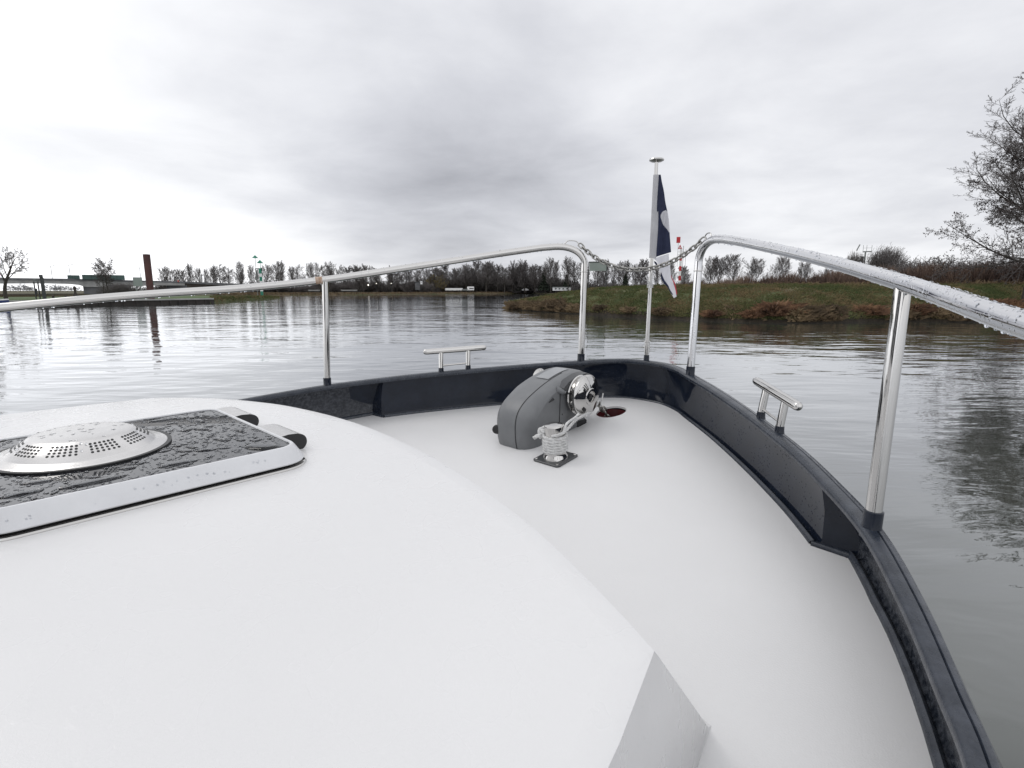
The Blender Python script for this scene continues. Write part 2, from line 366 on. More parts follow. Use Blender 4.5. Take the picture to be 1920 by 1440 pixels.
# ================================================================== THE BOAT (own frame: x starboard, y forward, z up)
boat = empty('motor_yacht', None, 'white decked motor yacht with navy blue bulwark and steel rails, seen from on board', 'motor yacht', mtx=BOAT)
def ztop(y): return 1.979+.123*(y-1.64)
def zdeck(y): return 1.752+.12*(y-1.92)
MID = [(0,3.018),(.13,3.003),(.26,2.935),(.37,2.838),(.585,2.645),(.80,2.43),(.98,2.235),(1.13,2.06),(1.27,1.87),(1.42,1.64),(1.54,1.37),(1.626,1.13),(1.678,.97),(1.775,.55),(1.85,.1),(1.92,-.6),(1.96,-1.6)]
half = [Vector((p.x,p.y,0)) for p in spline([(x,y,0) for x,y in MID], 6)]
curve = [Vector((-p.x,p.y,0)) for p in reversed(half[1:])] + half          # port aft -> bow -> starboard aft
NC = len(curve)
nrm = []
for i in range(NC):
    tg = (curve[min(i+1,NC-1)]-curve[max(i-1,0)]).normalized(); nrm.append(Vector((-tg.y, tg.x, 0)))    # outboard
YN = 1.918                                                                  # the inner lining steps back here
def kcap(y): return float(np.interp(y, [1.1,1.7], [.78,1.]))
def strip(prof, sel, kf=None):
    """sweep a profile of (offset outboard, height fn(y)) along part of the rail line"""
    return [[curve[i]+nrm[i]*(o*(kf(curve[i].y) if kf else 1))+Vector((0,0,h(curve[i].y))) for o, h in prof] for i in sel]
allc = range(NC)
fwd = [i for i in allc if curve[i].y >= YN-.04]
ia, ib = fwd[0], fwd[-1]
mb = MB()                                                                   # hull: outside of the cap down under water
mb.grid(strip([(.026,lambda y: ztop(y)-.022),(.052,lambda y: ztop(y)-.06),(.135,lambda y: zdeck(y)),(.13,lambda y: zdeck(y)-.5),(-.06,lambda y: .75),(-.35,lambda y: .05),(-.6,lambda y: -.4)], allc))
mb.obj('hull', 'navy_paint', boat)
mb = MB()                                                                   # capping, rounded edges with a shallow groove
mb.grid(strip([(-.026,lambda y: ztop(y)-.026),(-.030,lambda y: ztop(y)-.018),(-.028,lambda y: ztop(y)-.005),(-.022,lambda y: ztop(y)),
               (.004,lambda y: ztop(y)+.001),(.007,lambda y: ztop(y)-.003),(.010,lambda y: ztop(y)+.001),(.024,lambda y: ztop(y)-.001),(.030,lambda y: ztop(y)-.008),(.030,lambda y: ztop(y)-.024),(.0,lambda y: ztop(y)-.027),(-.026,lambda y: ztop(y)-.026)], allc, kcap))
mb.obj('bulwark_cap', 'navy_cap', boat, 50)
_n2 = {}
def X(o, y):
    """half breadth of the rail line moved outboard by o, at station y"""
    k = round(o, 4)
    if k not in _n2:
        pts = [curve[i]+nrm[i]*o for i in range(NC//2, NC)]; pts.sort(key=lambda p: p.y); _n2[k] = ([p.y for p in pts], [p.x for p in pts])
    return float(np.interp(y, *_n2[k]))
YS = [YN-(k/40)**1.35*3.4 for k in range(41)]
def aftd(y): return float(np.interp(y, [1.0,1.2,1.45,1.7,1.9], [.022,.026,.037,.044,.076]))
BEAD = [(-.010,lambda y: zdeck(y)-.02),(-.010,lambda y: zdeck(y)+.010),(-.006,lambda y: zdeck(y)+.018),(.001,lambda y: zdeck(y)+.022),(.008,lambda y: zdeck(y)+.018),(.013,lambda y: zdeck(y)+.010)]
FACEF = [(.013,lambda y: zdeck(y)+.010),(.020,lambda y: zdeck(y)+.03),(.018,lambda y: .5*(zdeck(y)+ztop(y))),(.004,lambda y: ztop(y)-.05),(-.006,lambda y: ztop(y)-.026)]
FACEA = [(.023,lambda y: zdeck(y)+.008),(.030,lambda y: zdeck(y)+.03),(.020,lambda y: .5*(zdeck(y)+ztop(y))),(-.005,lambda y: ztop(y)-.06),(-.030,lambda y: ztop(y)-.026)]
def at_y(prof, y, sg, d=0.): return [Vector((sg*X(o+d, y), y, h(y))) for o, h in prof]
def forward_strip(prof):
    mid_ = [r for r in strip(prof, allc) if min(p.y for p in r) > YN+.004]
    return [at_y(prof, YN, -1)]+mid_+[at_y(prof, YN, 1)]
def after_strip(prof, sg): return [at_y(prof, y, sg, aftd(y)) for y in (YS if sg > 0 else YS[::-1])]
mb = MB(); mb.grid(forward_strip(FACEF))
for sg in (1,-1):
    a, c2 = at_y(FACEF, YN, sg), at_y(FACEA, YN, sg, aftd(YN)); mb.grid([a, c2] if sg > 0 else [c2, a])
mb.obj('bulwark_panel', 'navy_paint', boat, 30)
mb = MB()
for sg in (1,-1): mb.grid(after_strip(FACEA, sg))
mb.obj('bulwark_panel', 'navy_worn', boat, 30, label='recessed after bulwark panel under the overhanging cap')
BA = [(o+.012, h) for o, h in BEAD]
mb = MB(); mb.grid(forward_strip(BEAD))
for sg in (1,-1):
    mb.grid(after_strip(BA, sg)); z_ = zdeck(YN)+.007
    mb.tube([(sg*(X(-.004,YN)), YN+.004, z_), (sg*X(.04,YN), YN+.001, z_), (sg*X(aftd(YN)+.012,YN), YN-.004, z_)], .0125, 10)
mb.obj('waterway', 'navy_cap', boat, 50)
# the deck: one crowned sheet, wider abaft the step
mb = MB()
def deck_row(xo, y, xi):
    xs = [-xo]+list(np.linspace(-xi, xi, 25))+[xo]; return [Vector((x, y, zdeck(y)+.012*(1-(x/1.6)**2))) for x in xs]
h0 = NC//2; rows = []
for k in range(1, h0+1):
    q = curve[h0+k]-nrm[h0+k]*.006
    if q.y > YN+.02: rows.append(deck_row(q.x, q.y, q.x*.985))
XI = X(-.006,YN); rows.append(deck_row(XI, YN, XI*.985))
for k, y in enumerate(YS):
    yy = y-(.003 if k == 0 else 0); rows.append(deck_row(X(.006+aftd(y), yy), yy, XI*.985))
mb.grid(list(reversed(rows)))
deck = mb.obj('foredeck', 'white_gelcoat', boat, 30)
# cut the chain-pipe opening through the deck
HC = Vector((-.055, 2.725, zdeck(2.725)+.012)); HRX, HRY = .078, .112
cut = MB(); cut.lathe([(1,-.2),(1,.2)], HC, (0,0,1), 40, rx=HRX, ry=HRY)
cob = bpy.data.objects.new('cutter', cut.mesh('cutter', ['white_gelcoat'], 0)); COL.objects.link(cob)
sm = MB(); 
solid = deck.modifiers.new('thick','SOLIDIFY'); solid.thickness = .012; solid.offset = -1
bo = deck.modifiers.new('hole','BOOLEAN'); bo.operation = 'DIFFERENCE'; bo.object = cob; bo.solver = 'EXACT'
deck.parent = None
dg = bpy.context.evaluated_depsgraph_get()
nm = bpy.data.meshes.new_from_object(deck.evaluated_get(dg)); deck.modifiers.clear(); nm.polygons.foreach_set('use_smooth', [True]*len(nm.polygons)); nm.set_sharp_from_angle(angle=R_(25)); deck.data = nm; deck.parent = boat
bpy.data.objects.remove(cob)
mb = MB(); mb.lathe([(1,.0),(.97,-.06),(.96,-.30)], HC+Vector((0,0,-.008)), (0,0,1), 40, rx=HRX*1.012, ry=HRY*1.012, cap0=False)
mb.obj('chain_pipe', 'red_primer', boat, 30)

# coachroof: crowned top with a curved front edge, raked front, upright sides
FW_ = [0,.19,.47,.727,.924,1.038,1.123,1.21,1.279]; FY_ = [.958,.952,.926,.873,.821,.782,.748,.713,.682]
def yfront(u):
    w = abs(u)*1.279; return sum(float(np.interp(w+e, FW_, FY_)) for e in (-.06,-.03,0,.03,.06))/5 if w < 1.21 else float(np.interp(w, FW_, FY_))
LIMW = [0,.383,.755,1.033,1.202,1.247,1.3]; LIMY = [1.58,1.465,1.315,1.188,1.098,1.082,1.06]
SIDE = [(.682,1.279),(.557,1.312),(.467,1.335),(.1,1.40),(-.5,1.45),(-1.5,1.47)]
def wside(y): return float(np.interp(-y, [-a for a,_ in SIDE], [b_ for _,b_ in SIDE]))
def zroof(w, y): return 2.138-.046*w*w-.006*max(0,(y-.55)/.42)**2
def top_edge():
    pts = []
    for k in range(14, 0, -1):
        y = .682-(k/14)**1.3*2.2; pts.append((-wside(y), y, -1, k/14))
    for k in range(-40, 41):
        u = k/40; pts.append((u*1.279, yfront(u), 0, 0))
    for k in range(1, 15):
        y = .682-(k/14)**1.3*2.2; pts.append((wside(y), y, 1, k/14))
    return pts
TE = top_edge()
def roof_base(w, y, side, k):
    if side == 0:
        u = w/1.279; ww = w*.975; yy = min(y+.37, float(np.interp(abs(ww), LIMW, LIMY))-.05*(1-.4*abs(u)**8))
        return Vector((ww, yy, zdeck(yy)))
    yy = y+.40*(1-k)**2.5; ww = (abs(w)-.03)*side
    return Vector((ww, yy, zdeck(yy)-.05*min(1,k*3)))
cen = Vector((0,-.6,2.1))
rings = []
def inward(w, y, side):
    if side: return Vector((-side,0,0))
    u = w/1.279; dy = (yfront(u+.01)-yfront(u-.01))/(.02*1.279); n_ = Vector((dy,-1,0)).normalized(); return n_
r0,r1,r2,r3,r35,r4,r5 = [],[],[],[],[],[],[]
for w,y,sd_,k in TE:
    n_ = inward(w,y,sd_); B = roof_base(w,y,sd_,k); T = Vector((w,y,zroof(w,y)))
    dn = (B-T).normalized()
    a = T+n_*.045; a.z = zroof(a.x,a.y); b_ = T+n_*.012; b_.z = zroof(b_.x,b_.y)-.002
    r0.append(a); r1.append(b_); r2.append(T+dn*.006-Vector((0,0,.001))); r3.append(T+dn*.026); r35.append(T.lerp(B,.55)); r4.append(B-dn*.015); r5.append(B-n_*.012+Vector((0,0,.003)))
mb = MB()
mb.grid([r5,r4,r35,r3,r2,r1,r0])
# top surface: fill between port and starboard halves of the inner ring
nT = len(r0); hfn = nT//2
rows = []
for k in range(hfn):
    p, q = r0[hfn-1-k], r0[hfn+1+k]; n = 26
    rows.append([Vector((p.x+(q.x-p.x)*j/n, p.y, 0)) for j in range(n+1)])
rows = [[Vector((v_.x, v_.y, zroof(v_.x, v_.y))) for v_ in r] for r in rows]
for r, k in zip(rows, range(hfn)): r[0] = r0[hfn-1-k].copy(); r[-1] = r0[hfn+1+k].copy()
mb.grid(list(reversed(rows))); mb.fan([r0[hfn-1], r0[hfn], r0[hfn+1]])
mb.obj('coachroof', 'white_roof', boat, 28)

# ---- wheelhouse standing behind the place the picture is seen from
mb = MB(); WH = [(-.78,2.10,1.30),(-1.20,2.95,1.16),(-1.26,3.05,1.16)]
fr = [[Vector((w*u, y-.10*u*u, z)) for u in np.linspace(-1,1,15)] for y,z,w in WH]
bk = [[Vector((w*u, -3.4, z)) for u in (-1,1)] for y,z,w in WH]
mb.grid(fr); mb.grid([[fr[k][0], bk[k][0]] for k in range(3)]); mb.grid([[fr[k][-1], bk[k][1]] for k in range(3)])
mb.grid([[p*1.0+Vector((0,.12,.02)) for p in fr[2]], [Vector((1.2*u,-3.4,3.12)) for u in np.linspace(-1,1,15)]])
whs = mb.obj('wheelhouse', 'white_roof', boat, 30)
mb = MB()
for a, b_ in ((0,4),(5,9),(10,14)):
    def wp(i, t_): q = fr[0][i].lerp(fr[1][i], t_); return q+Vector((0,.012,.006))
    mb = MB(); mb.grid([[wp(i,.18) for i in range(a,b_+1)], [wp(i,.94) for i in range(a,b_+1)]]); mb.obj('windscreen', 'dark_glass', whs, 30)
# ---- deck hatch
HY0, HY1, HW = .02, .625, .30
def rrect(x0, x1, y0, y1, r, z, n=8):
    out = []
    for cx, cy, a0 in ((x1-r,y1-r,0),(x0+r,y1-r,90),(x0+r,y0+r,180),(x1-r,y0+r,270)):
        for k in range(n+1):
            a = R_(a0+90*k/n); out.append(Vector((cx+r*math.cos(a), cy+r*math.sin(a), z)))
    return out
def hr(e, r, z): return rrect(-HW-e, HW+e, HY0-e, HY1+e, r+e, z)
ZR, ZB = 2.186, 2.126
mb = MB()
mb.grid([hr(-.012,.05,ZR-.003), hr(-.010,.05,ZR), hr(-.004,.05,ZR), hr(0,.05,ZR-.004), hr(.004,.05,ZR-.010), hr(.022,.05,ZB+.022), hr(.020,.05,ZB+.019), hr(.004,.05,ZB+.018)], close_u=True, mi=0)
mb.grid([hr(.004,.05,ZB+.020), hr(.004,.05,ZB+.008)], close_u=True, mi=1)
mb.grid([hr(.004,.05,ZB+.013), hr(.024,.05,ZB+.012), hr(.027,.05,ZB+.009), hr(.027,.05,ZB+.005), hr(.033,.05,ZB+.003), hr(.034,.05,ZB-.03)], close_u=True, mi=2)
hatch = mb.obj('deck_hatch', ['silver_frame','black_rubber','stainless'], boat, 30, label='rain covered hatch with smoked pane and silver frame')
mb = MB(); g = hr(-.011,.05,ZR-.0035); mb.fan(g); mb.obj('pane', 'tinted_acrylic', hatch, 0)
VC = Vector((-.045,.235,ZR-.003)); VR = .172
mb = MB()
mb.lathe([(VR,-.0),(VR+.002,.004),(VR-.004,.007),(.150,.009),(.146,.012),(.139,.020),(.104,.0435),(.098,.0455),(.085,.0475),(.055,.0495),(.02,.050)], VC, (0,0,1), 64, cap0=False)
for q in range(10):                                                        # groups of drilled holes round the cone
    for i in range(6):
        for j in range(4):
            a = R_(36*q+4.6*(i-2.5)+9); f_ = .17+.21*j; r = .139+(.104-.139)*f_; h = .020+.0235*f_
            N = Vector((math.cos(a)*.026, math.sin(a)*.026, .035)).normalized()
            c_ = VC+Vector((r*math.cos(a), r*math.sin(a), h))+N*.0006
            U = Vector((-math.sin(a), math.cos(a), 0)); V2 = N.cross(U)
            mb.add([c_+U*.0031*math.cos(k*math.pi/4)+V2*.0031*math.sin(k*math.pi/4) for k in range(8)], [tuple(range(8))], 1)
mb.obj('vent_cover', ['chrome_brushed','black_rubber'], hatch, 35)
mb = MB(); mb.lathe([(VR+.012,0),(VR+.012,.004),(VR-.01,.004)], VC+Vector((0,0,.0)), (0,0,1), 64, cap0=False, cap1=False); mb.obj('vent_gasket', 'black_rubber', hatch, 30)
for w0, w1 in ((-.285,-.135),(.035,.185)):                                  # hinges: arm from the frame and a round-nosed block
    prof = [(HY1-.005,ZR-.004),(HY1+.020,ZR-.001),(HY1+.046,ZR-.003)]+[(HY1+.049+.0235*math.cos(R_(a)), ZB+.031+.0235*math.sin(R_(a))) for a in range(75,-91,-15)]+[(HY1+.01,ZB+.008),(HY1-.005,ZB+.008)]
    mb = MB(); n = len(prof)
    A = [Vector((w0,y,z)) for y,z in prof]; B = [Vector((w1,y,z)) for y,z in prof]
    mb.grid([A,B], close_u=True, mi=0)
    mb.fan(A, mi=1); mb.fan(list(reversed(B)), mi=1)
    mb.obj('hinge', ['chrome_brushed','black_rubber'], hatch, 35)
# rain on the pane
rd = random.Random(3); mb = MB(); nd = 0
def blob(mb, x, y, z, r, el, ang, h, n=8): mb.dome((x,y,z), r*el, r, h, ang, n)
big = [(.24,.55,.030,1.7,.6,.006),(.235,.36,.013,3.4,1.5,.005),(.24,.20,.016,4.,1.57,.005),(.22,.09,.012,3.,1.5,.005),(.16,.12,.012,2.4,1.2,.004),(.10,.50,.010,3.,.4,.004),(-.20,.57,.012,3,.2,.004),(-.24,.45,.012,3.,1.5,.004),(-.15,.53,.010,3,.1,.004),(.04,.57,.009,3.2,.0,.004),(.17,.44,.010,2.6,1.1,.004),(-.05,.50,.011,2.6,.5,.004),(.19,.27,.011,1.8,.9,.004)]
for x,y,r,el,ang,h in big: blob(mb,x,y,ZR-.0035,r,el,ang,h,14)
tries = 0
while nd < 2000 and tries < 30000:
    tries += 1
    x = rd.uniform(-HW+.015, HW-.015); y = rd.uniform(HY0+.012, HY1-.012)
    if (x-VC.x)**2+(y-VC.y)**2 < (VR+.016)**2: continue
    if any((x-b0)**2+(y-b1)**2 < (b2*1.25)**2 for b0,b1,b2,*_ in big): continue
    r = .0013+.0036*rd.random()**3.2
    if rd.random() < .07: blob(mb,x,y,ZR-.0035,r*2.1,rd.uniform(1.4,2.8),rd.uniform(0,3.1),r*.7,9)
    else: blob(mb,x,y,ZR-.0035,r,rd.uniform(1,1.5),rd.uniform(0,3.1),r*.5,7)
    nd += 1
mb.obj('rain_drops', 'water_drop', hatch, 60, kind='stuff')
mb = MB()                                                                  # drops on the vent and on the frame
for k in range(30):
    a = rd.uniform(0,6.28); r = .09*math.sqrt(rd.random()); mb.dome(VC+Vector((r*math.cos(a), r*math.sin(a), .050-.45*r*r)), rd.uniform(.003,.010), rd.uniform(.003,.005), .0014, rd.uniform(0,3), 9)
for k in range(26):
    a = rd.uniform(0,6.28); r = .139-.035*rd.random(); mb.dome(VC+Vector((r*math.cos(a), r*math.sin(a), .0205+(.139-r)*.67)), .004, .003, .0022, rd.uniform(0,3), 8, (math.cos(a)*.6,math.sin(a)*.6,.8))
for k in range(45):
    y = rd.uniform(HY0,HY1-.04); q = rd.random(); mb.dome(Vector((HW+.006+.014*q,y,ZR-.012-.026*q)), rd.uniform(.0015,.003), rd.uniform(.0015,.0035), .0008, 0, 8, (.86,0,.5))
mb.obj('rain_drops', 'water_drop', hatch, 60, kind='stuff')

# ---- guard rails
def mid_at(y):
    ys_ = [p.y for p in half]; xs_ = [p.x for p in half]
    return float(np.interp(-y, [-q for q in ys_], xs_))
RZ = [(-1.6,2.36),(-.6,2.40),(.1,2.452),(.26,2.466),(.55,2.500),(.87,2.532),(1.24,2.563),(1.64,2.615),(2.08,2.703),(2.49,2.795),(2.66,2.832),(2.76,2.845)]
RY = [a for a,_ in RZ]; RZv = [b_ for _,b_ in RZ]
def rz(y): return float(np.interp(y, RY, RZv))
TR = .0205
for sg, side in ((1,'starboard'),(-1,'port')):
    ctrl = [(sg*mid_at(y), y, z) for y, z in RZ[:-1]]
    path = spline(ctrl, 7)
    # bend down at the bow: last rail point to the post
    post = Vector((sg*.368, 2.838, 0)); bz = 2.735
    yb = 2.715; S0 = Vector((sg*mid_at(yb), yb, rz(yb))); bend = []
    T0 = (Vector((post.x,post.y,0))-Vector((S0.x,S0.y,0)))
    for k in range(0, 13):
        a = R_(90*k/12); bend.append(Vector((S0.x,S0.y,0))+T0*math.sin(a)+Vector((0,0,bz+(S0.z-bz)*math.cos(a)+.006*math.sin(2*a))))
    path = [p for p in path if p.y < yb-.03]+bend
    path += [Vector((post.x,post.y,z)) for z in np.linspace(bz-.04, ztop(post.y)+.03, 6)]
    mb = MB(); mb.tube(path, TR, 20)
    rail = mb.obj('guard_rail', 'stainless_wet' if sg > 0 else 'stainless', boat, 50, label=f'polished {side} guard rail, '+('close at hand and beaded with rain' if sg > 0 else 'running along the far side'))
    mb = MB(); py_ = 1.64; pm = Vector((sg*1.42, py_, 0)); pt = Vector((sg*mid_at(1.655),1.655,0))
    mb.tube([(pm.x,pm.y,ztop(py_)+.03),(pm.x*.5+pt.x*.5,pm.y*.5+pt.y*.5,2.3),(pt.x,pt.y,rz(1.655)-.012)], .0195, 20)
    mb.obj('post', 'stainless', rail, 50)
    for x_, y_ in ((pm.x,pm.y),(post.x,post.y)):
        mb = MB(); mb.lathe([(.026,-.03),(.0245,.0),(.0235,.004),(.0235,.044),(.021,.046)], (x_,y_,ztop(y_)), (0,0,1), 24); mb.obj('boot', 'navy_paint', rail, 40)
    # eye for the chain and a weld ring low on the bend
    mb = MB(); mb.lathe([(TR,.0),(TR+.0025,.002),(TR+.0025,.006),(TR,.008)], (post.x,post.y,bz-.05), (0,0,1), 20, cap0=False, cap1=False); mb.obj('weld_ring', 'stainless', rail, 40)
    mb = MB(); mb.tube(spline([(sg*.462,2.752,2.858),(sg*.448,2.768,2.876),(sg*.418,2.798,2.876),(sg*.404,2.812,2.864),(sg*.406,2.812,2.846)], 6), .0034, 8); mb.obj('chain_eye', 'stainless', rail, 50)
    if sg < 0:
        mb = MB(); q = Vector((-mid_at(1.622),1.622,rz(1.622))); mb.tube([(-mid_at(1.607),1.607,rz(1.607)),(-mid_at(1.622),1.622,rz(1.622)),(-mid_at(1.641),1.641,rz(1.641))], TR+.0008, 20, cap=False); mb.obj('tape_mark', 'brown_tape', rail, 50)
    mb = MB(); rr = random.Random(11+sg)
    def railp(y):
        P_ = Vector((sg*mid_at(y), y, rz(y))); Q_ = Vector((sg*mid_at(y+.01), y+.01, rz(y+.01))); return P_, (Q_-P_).normalized()
    for k in range(70 if sg > 0 else 80):                                      # hanging from the underside
        y = rr.uniform(.95,2.7) if sg > 0 else rr.uniform(.2,2.7); P_, T_ = railp(y); sidev = T_.cross(Vector((0,0,1))).normalized(); dn = sidev.cross(T_).normalized(); dn = dn if dn.z < 0 else -dn
        r = rr.uniform(.002,.0048); mb.dome(P_+dn*(TR-.0005)+sidev*rr.uniform(-.004,.004), r, r, r*1.3, 0, 8, dn)
    for k in range(520 if sg > 0 else 160):                                    # beads on top and on the flank
        y = rr.uniform(.95,2.75); P_, T_ = railp(y); sidev = T_.cross(Vector((0,0,1))).normalized(); upv = sidev.cross(T_)
        a = rr.uniform(-1.6,1.6); N = upv*math.cos(a)+sidev*math.sin(a); r = rr.uniform(.0012,.0028)
        mb.dome(P_+N*(TR-.0003), r*rr.uniform(1,2.6), r, r*.6, rr.uniform(0,3), 7, N)
    mb.obj('rain_drops', 'water_drop', rail, 60, kind='stuff')

# ---- cleats on the cap
for sg in (1,-1):
    fF, fA = Vector((sg*.905,2.345,0)), Vector((sg*1.018,2.213,0)); hF, hA = Vector((sg*.837,2.443,2.198)), Vector((sg*1.099,2.134,2.168))
    ax = (hA-hF).normalized(); L = (hA-hF).length
    mb = MB(); prof = [.15,.6,.85,.96,1.,1.,1.,1.,.96,.85,.6,.15]; ts = [0,.008,.022,.045,.08,.3,.7,.92,.955,.978,.992,1.]
    mb.tube([hF+ax*L*t_+Vector((0,0,.004)) for t_ in ts], [.0185*q for q in prof], 16)
    cl = mb.obj('cleat', 'stainless', boat, 50, label='steel horn cleat on the '+('starboard' if sg > 0 else 'port')+' bulwark cap')
    for f_ in (fF, fA):
        tt = (f_-Vector((hF.x,hF.y,0))).dot(Vector((ax.x,ax.y,0)).normalized())/ (Vector((hA.x-hF.x,hA.y-hF.y,0)).length)
        pz = hF+(hA-hF)*tt; pz.z -= .004
        mb = MB(); zb = ztop(f_.y); mb.tube([(f_.x,f_.y,zb+.02),(f_.x*.6+pz.x*.4,f_.y*.6+pz.y*.4,zb+.06),(pz.x,pz.y,pz.z)], .0152, 14); mb.obj('leg', 'stainless', cl, 50)
        mb = MB(); mb.lathe([(.020,-.01),(.0175,.003),(.0165,.022),(.0145,.023)], (f_.x,f_.y,zb), (0,0,1), 18); mb.obj('boot', 'navy_paint', cl, 40)
    mb = MB(); mb.tube([(fF.x,fF.y,ztop(fF.y)+.036),(fA.x,fA.y,ztop(fA.y)+.036)], .0055, 10); mb.obj('crossbar', 'stainless', cl, 50)

# ---- windlass
WX0, WX1 = -.325, -.075
WXC = (WX0+WX1)/2; HWD = (WX1-WX0)/2
SP = [(1.985,1.752),(1.970,1.80),(1.963,1.85),(1.962,1.91),(1.980,1.965),(2.030,2.012),(2.105,2.052),(2.19,2.087),(2.28,2.115),(2.36,2.132),(2.44,2.138),(2.505,2.124),(2.545,2.085),(2.56,2.02),(2.55,1.94),(2.52,1.86),(2.49,1.812)]
SPs = [(p.x,p.y) for p in spline([(y,z,0) for y,z in SP], 4)]
def inset(prof, d):
    out = []; n = len(prof); cy, cz = 2.25, 1.90
    for i,(y,z) in enumerate(prof):
        a = prof[max(i-1,0)]; b_ = prof[min(i+1,n-1)]; ty,tz = b_[0]-a[0], b_[1]-a[1]; l = math.hypot(ty,tz)
        ny,nz = tz/l, -ty/l
        rear = max(0, min(1, (2.14-y)/.17)); dd = d*(.62+.75*rear)
        zz = z+nz*dd; base = zdeck(y)-.004
        out.append((y+ny*dd, max(zz, base) if z < 1.83 else zz))
    return out
slices = []
for t_ in (-1,-.985,-.94,-.86,-.74,-.55,-.3,0,.3,.55,.74,.86,.94,.985,1):
    q = max(0,(abs(t_)-.40)/.60); d = .075*(1-math.sqrt(max(0,1-q*q))) if abs(t_) < 1 else .062
    slices.append([Vector((WXC+t_*HWD, y, z)) for y,z in inset(SPs, d)])
mb = MB(); mb.grid(slices)
for s_, rev in ((slices[0],True),(slices[-1],False)):
    c_ = Vector((s_[0].x,2.26,1.92)); rr_ = [[c_.lerp(p, q) for p in s_] for q in (1.,.97,.7,.35,.02)]
    mb.grid(rr_ if not rev else rr_[::-1], close_u=True)
# moulding seams
def onprof(t_, i): 
    q = max(0,(abs(t_)-.40)/.60); d = .075*(1-math.sqrt(max(0,1-q*q))); y,z = inset(SPs, d)[i]; return Vector((WXC+t_*HWD,y,z))
mb.tube([onprof(.42,i) for i in range(1,36)], .0022, 6, mi=1)
mb.tube([Vector((WX1+.001,2.235,z)) for z in np.linspace(1.80,2.05,8)]+[], .0022, 6, mi=1)
wind = mb.obj('windlass', ['windlass_grey','black_rubber'], boat, 30, label='grey moulded anchor windlass with chrome chain wheel')
mb = MB()                                                                     # pale name plate lying on the crown
rows = [[Vector((WXC+t_*HWD, y, z))+Vector((0,-.002,.003)) for t_ in (-.35,0,.34)] for y,z in SPs[30:40]]
mb.grid(rows); mb.obj('name_plate', 'windlass_light', wind, 40)
mb = MB()                                                                     # dark cheek above the chain wheel
ck = [(2.235,2.075),(2.28,2.105),(2.36,2.128),(2.44,2.134),(2.50,2.118),(2.535,2.075),(2.49,2.050),(2.38,2.030),(2.28,2.040)]
A = [Vector((WX1-.02,y,z)) for y,z in ck]; B = [Vector((WX1+.022,y,z-.008)) for y,z in ck]
mb.grid([A,B], close_u=True); mb.fan(A); mb.fan(list(reversed(B))); mb.obj('chain_guard', 'windlass_dark', wind, 35)
mb = MB(); mb.tube([(WX1-.012,2.215,2.062),(WX1+.012,2.245,2.048)], .016, 12); mb.tube([(WX1+.012,2.245,2.048),(WX1+.02,2.255,2.043)], .009, 10); mb.obj('lever_boss', 'windlass_grey', wind, 40)
mb = MB(); mb.tube([(WX1-.001,2.14,2.003),(WX1+.0015,2.175,2.017)], [.003,.008], 8); mb.obj('drain_slot', 'black_rubber', wind, 40)
mb = MB(); mb.box((WX1-.02,2.40,1.812),(WX1+.006,2.492,1.855), bev=.006); mb.obj('base_slot', 'black_rubber', wind, 40)
DC = Vector((.012,2.375,2.015))
mb = MB(); X = (1,0,0)
mb.lathe([(.086,-.075),(.106,-.066),(.110,-.060),(.108,-.053),(.088,-.046),(.082,-.040),(.090,-.034),(.112,-.028),(.117,-.020),(.117,-.013),(.113,-.008),(.100,-.004),(.097,-.0025),(.085,.004),(.062,.011),(.048,.0145),(.047,.018),(.044,.020),(.032,.020),(.030,.012),(.018,.010)], DC, X, 56)
for k in range(8):
    a = R_(45*k+20); mb.tube([DC+Vector((-.03,.088*math.cos(a),.088*math.sin(a))), DC+Vector((-.052,.088*math.cos(a),.088*math.sin(a)))], .013, 8)
for k in range(3):                                                            # ribs on the cover
    p = R_(118+k*9); mb.tube([DC+Vector((.0155,.05*math.cos(p),.05*math.sin(p))), DC+Vector((.0045,.088*math.cos(p),.088*math.sin(p)))], .0024, 6)
wheel = mb.obj('chain_wheel', 'stainless', wind, 35)
mb = MB()
def disc(c_, r, n=16, star=0.):
    N = Vector((1,0,0)); mb.add([c_+Vector((0, r*(1-star*(k%2))*math.cos(2*math.pi*k/n), r*(1-star*(k%2))*math.sin(2*math.pi*k/n))) for k in range(n)], [tuple(range(n))])
disc(DC+Vector((.0125,0,0)), .019, 16, .3); mb.obj('socket', 'black_rubber', wheel, 0)
mb = MB(); disc(DC+Vector((.0085,-.045,-.062)), .019, 16, .28); mb.obj('star_hole', 'black_rubber', wheel, 0)
mb = MB(); disc(DC+Vector((.0105,-.055,.042)), .007); mb.obj('screw_hole', 'black_rubber', wheel, 0)
mb = MB(); mb.lathe([(.05,.0),(.05,-.02),(.036,-.035),(.034,-.06),(.04,-.08),(.056,-.092),(.060,-.097),(.058,-.104),(.03,-.110),(.01,-.111)], (WX0+.045,2.43,2.058), X, 40); mb.obj('rope_drum', 'stainless', wind, 40)
mb = MB(); mb.lathe([(.02,0),(.024,-.006),(.024,-.018),(.018,-.022)], (WX0+.03,1.985,1.85), (-.5,.85,0), 16); mb.obj('knob', 'black_rubber', wind, 40)
mb = MB(); mb.tube([(WX1+.03,2.30,1.895),(WX1+.03,2.325,1.875)], .012, 10); mb.obj('chain_stopper', 'stainless', wind, 40)

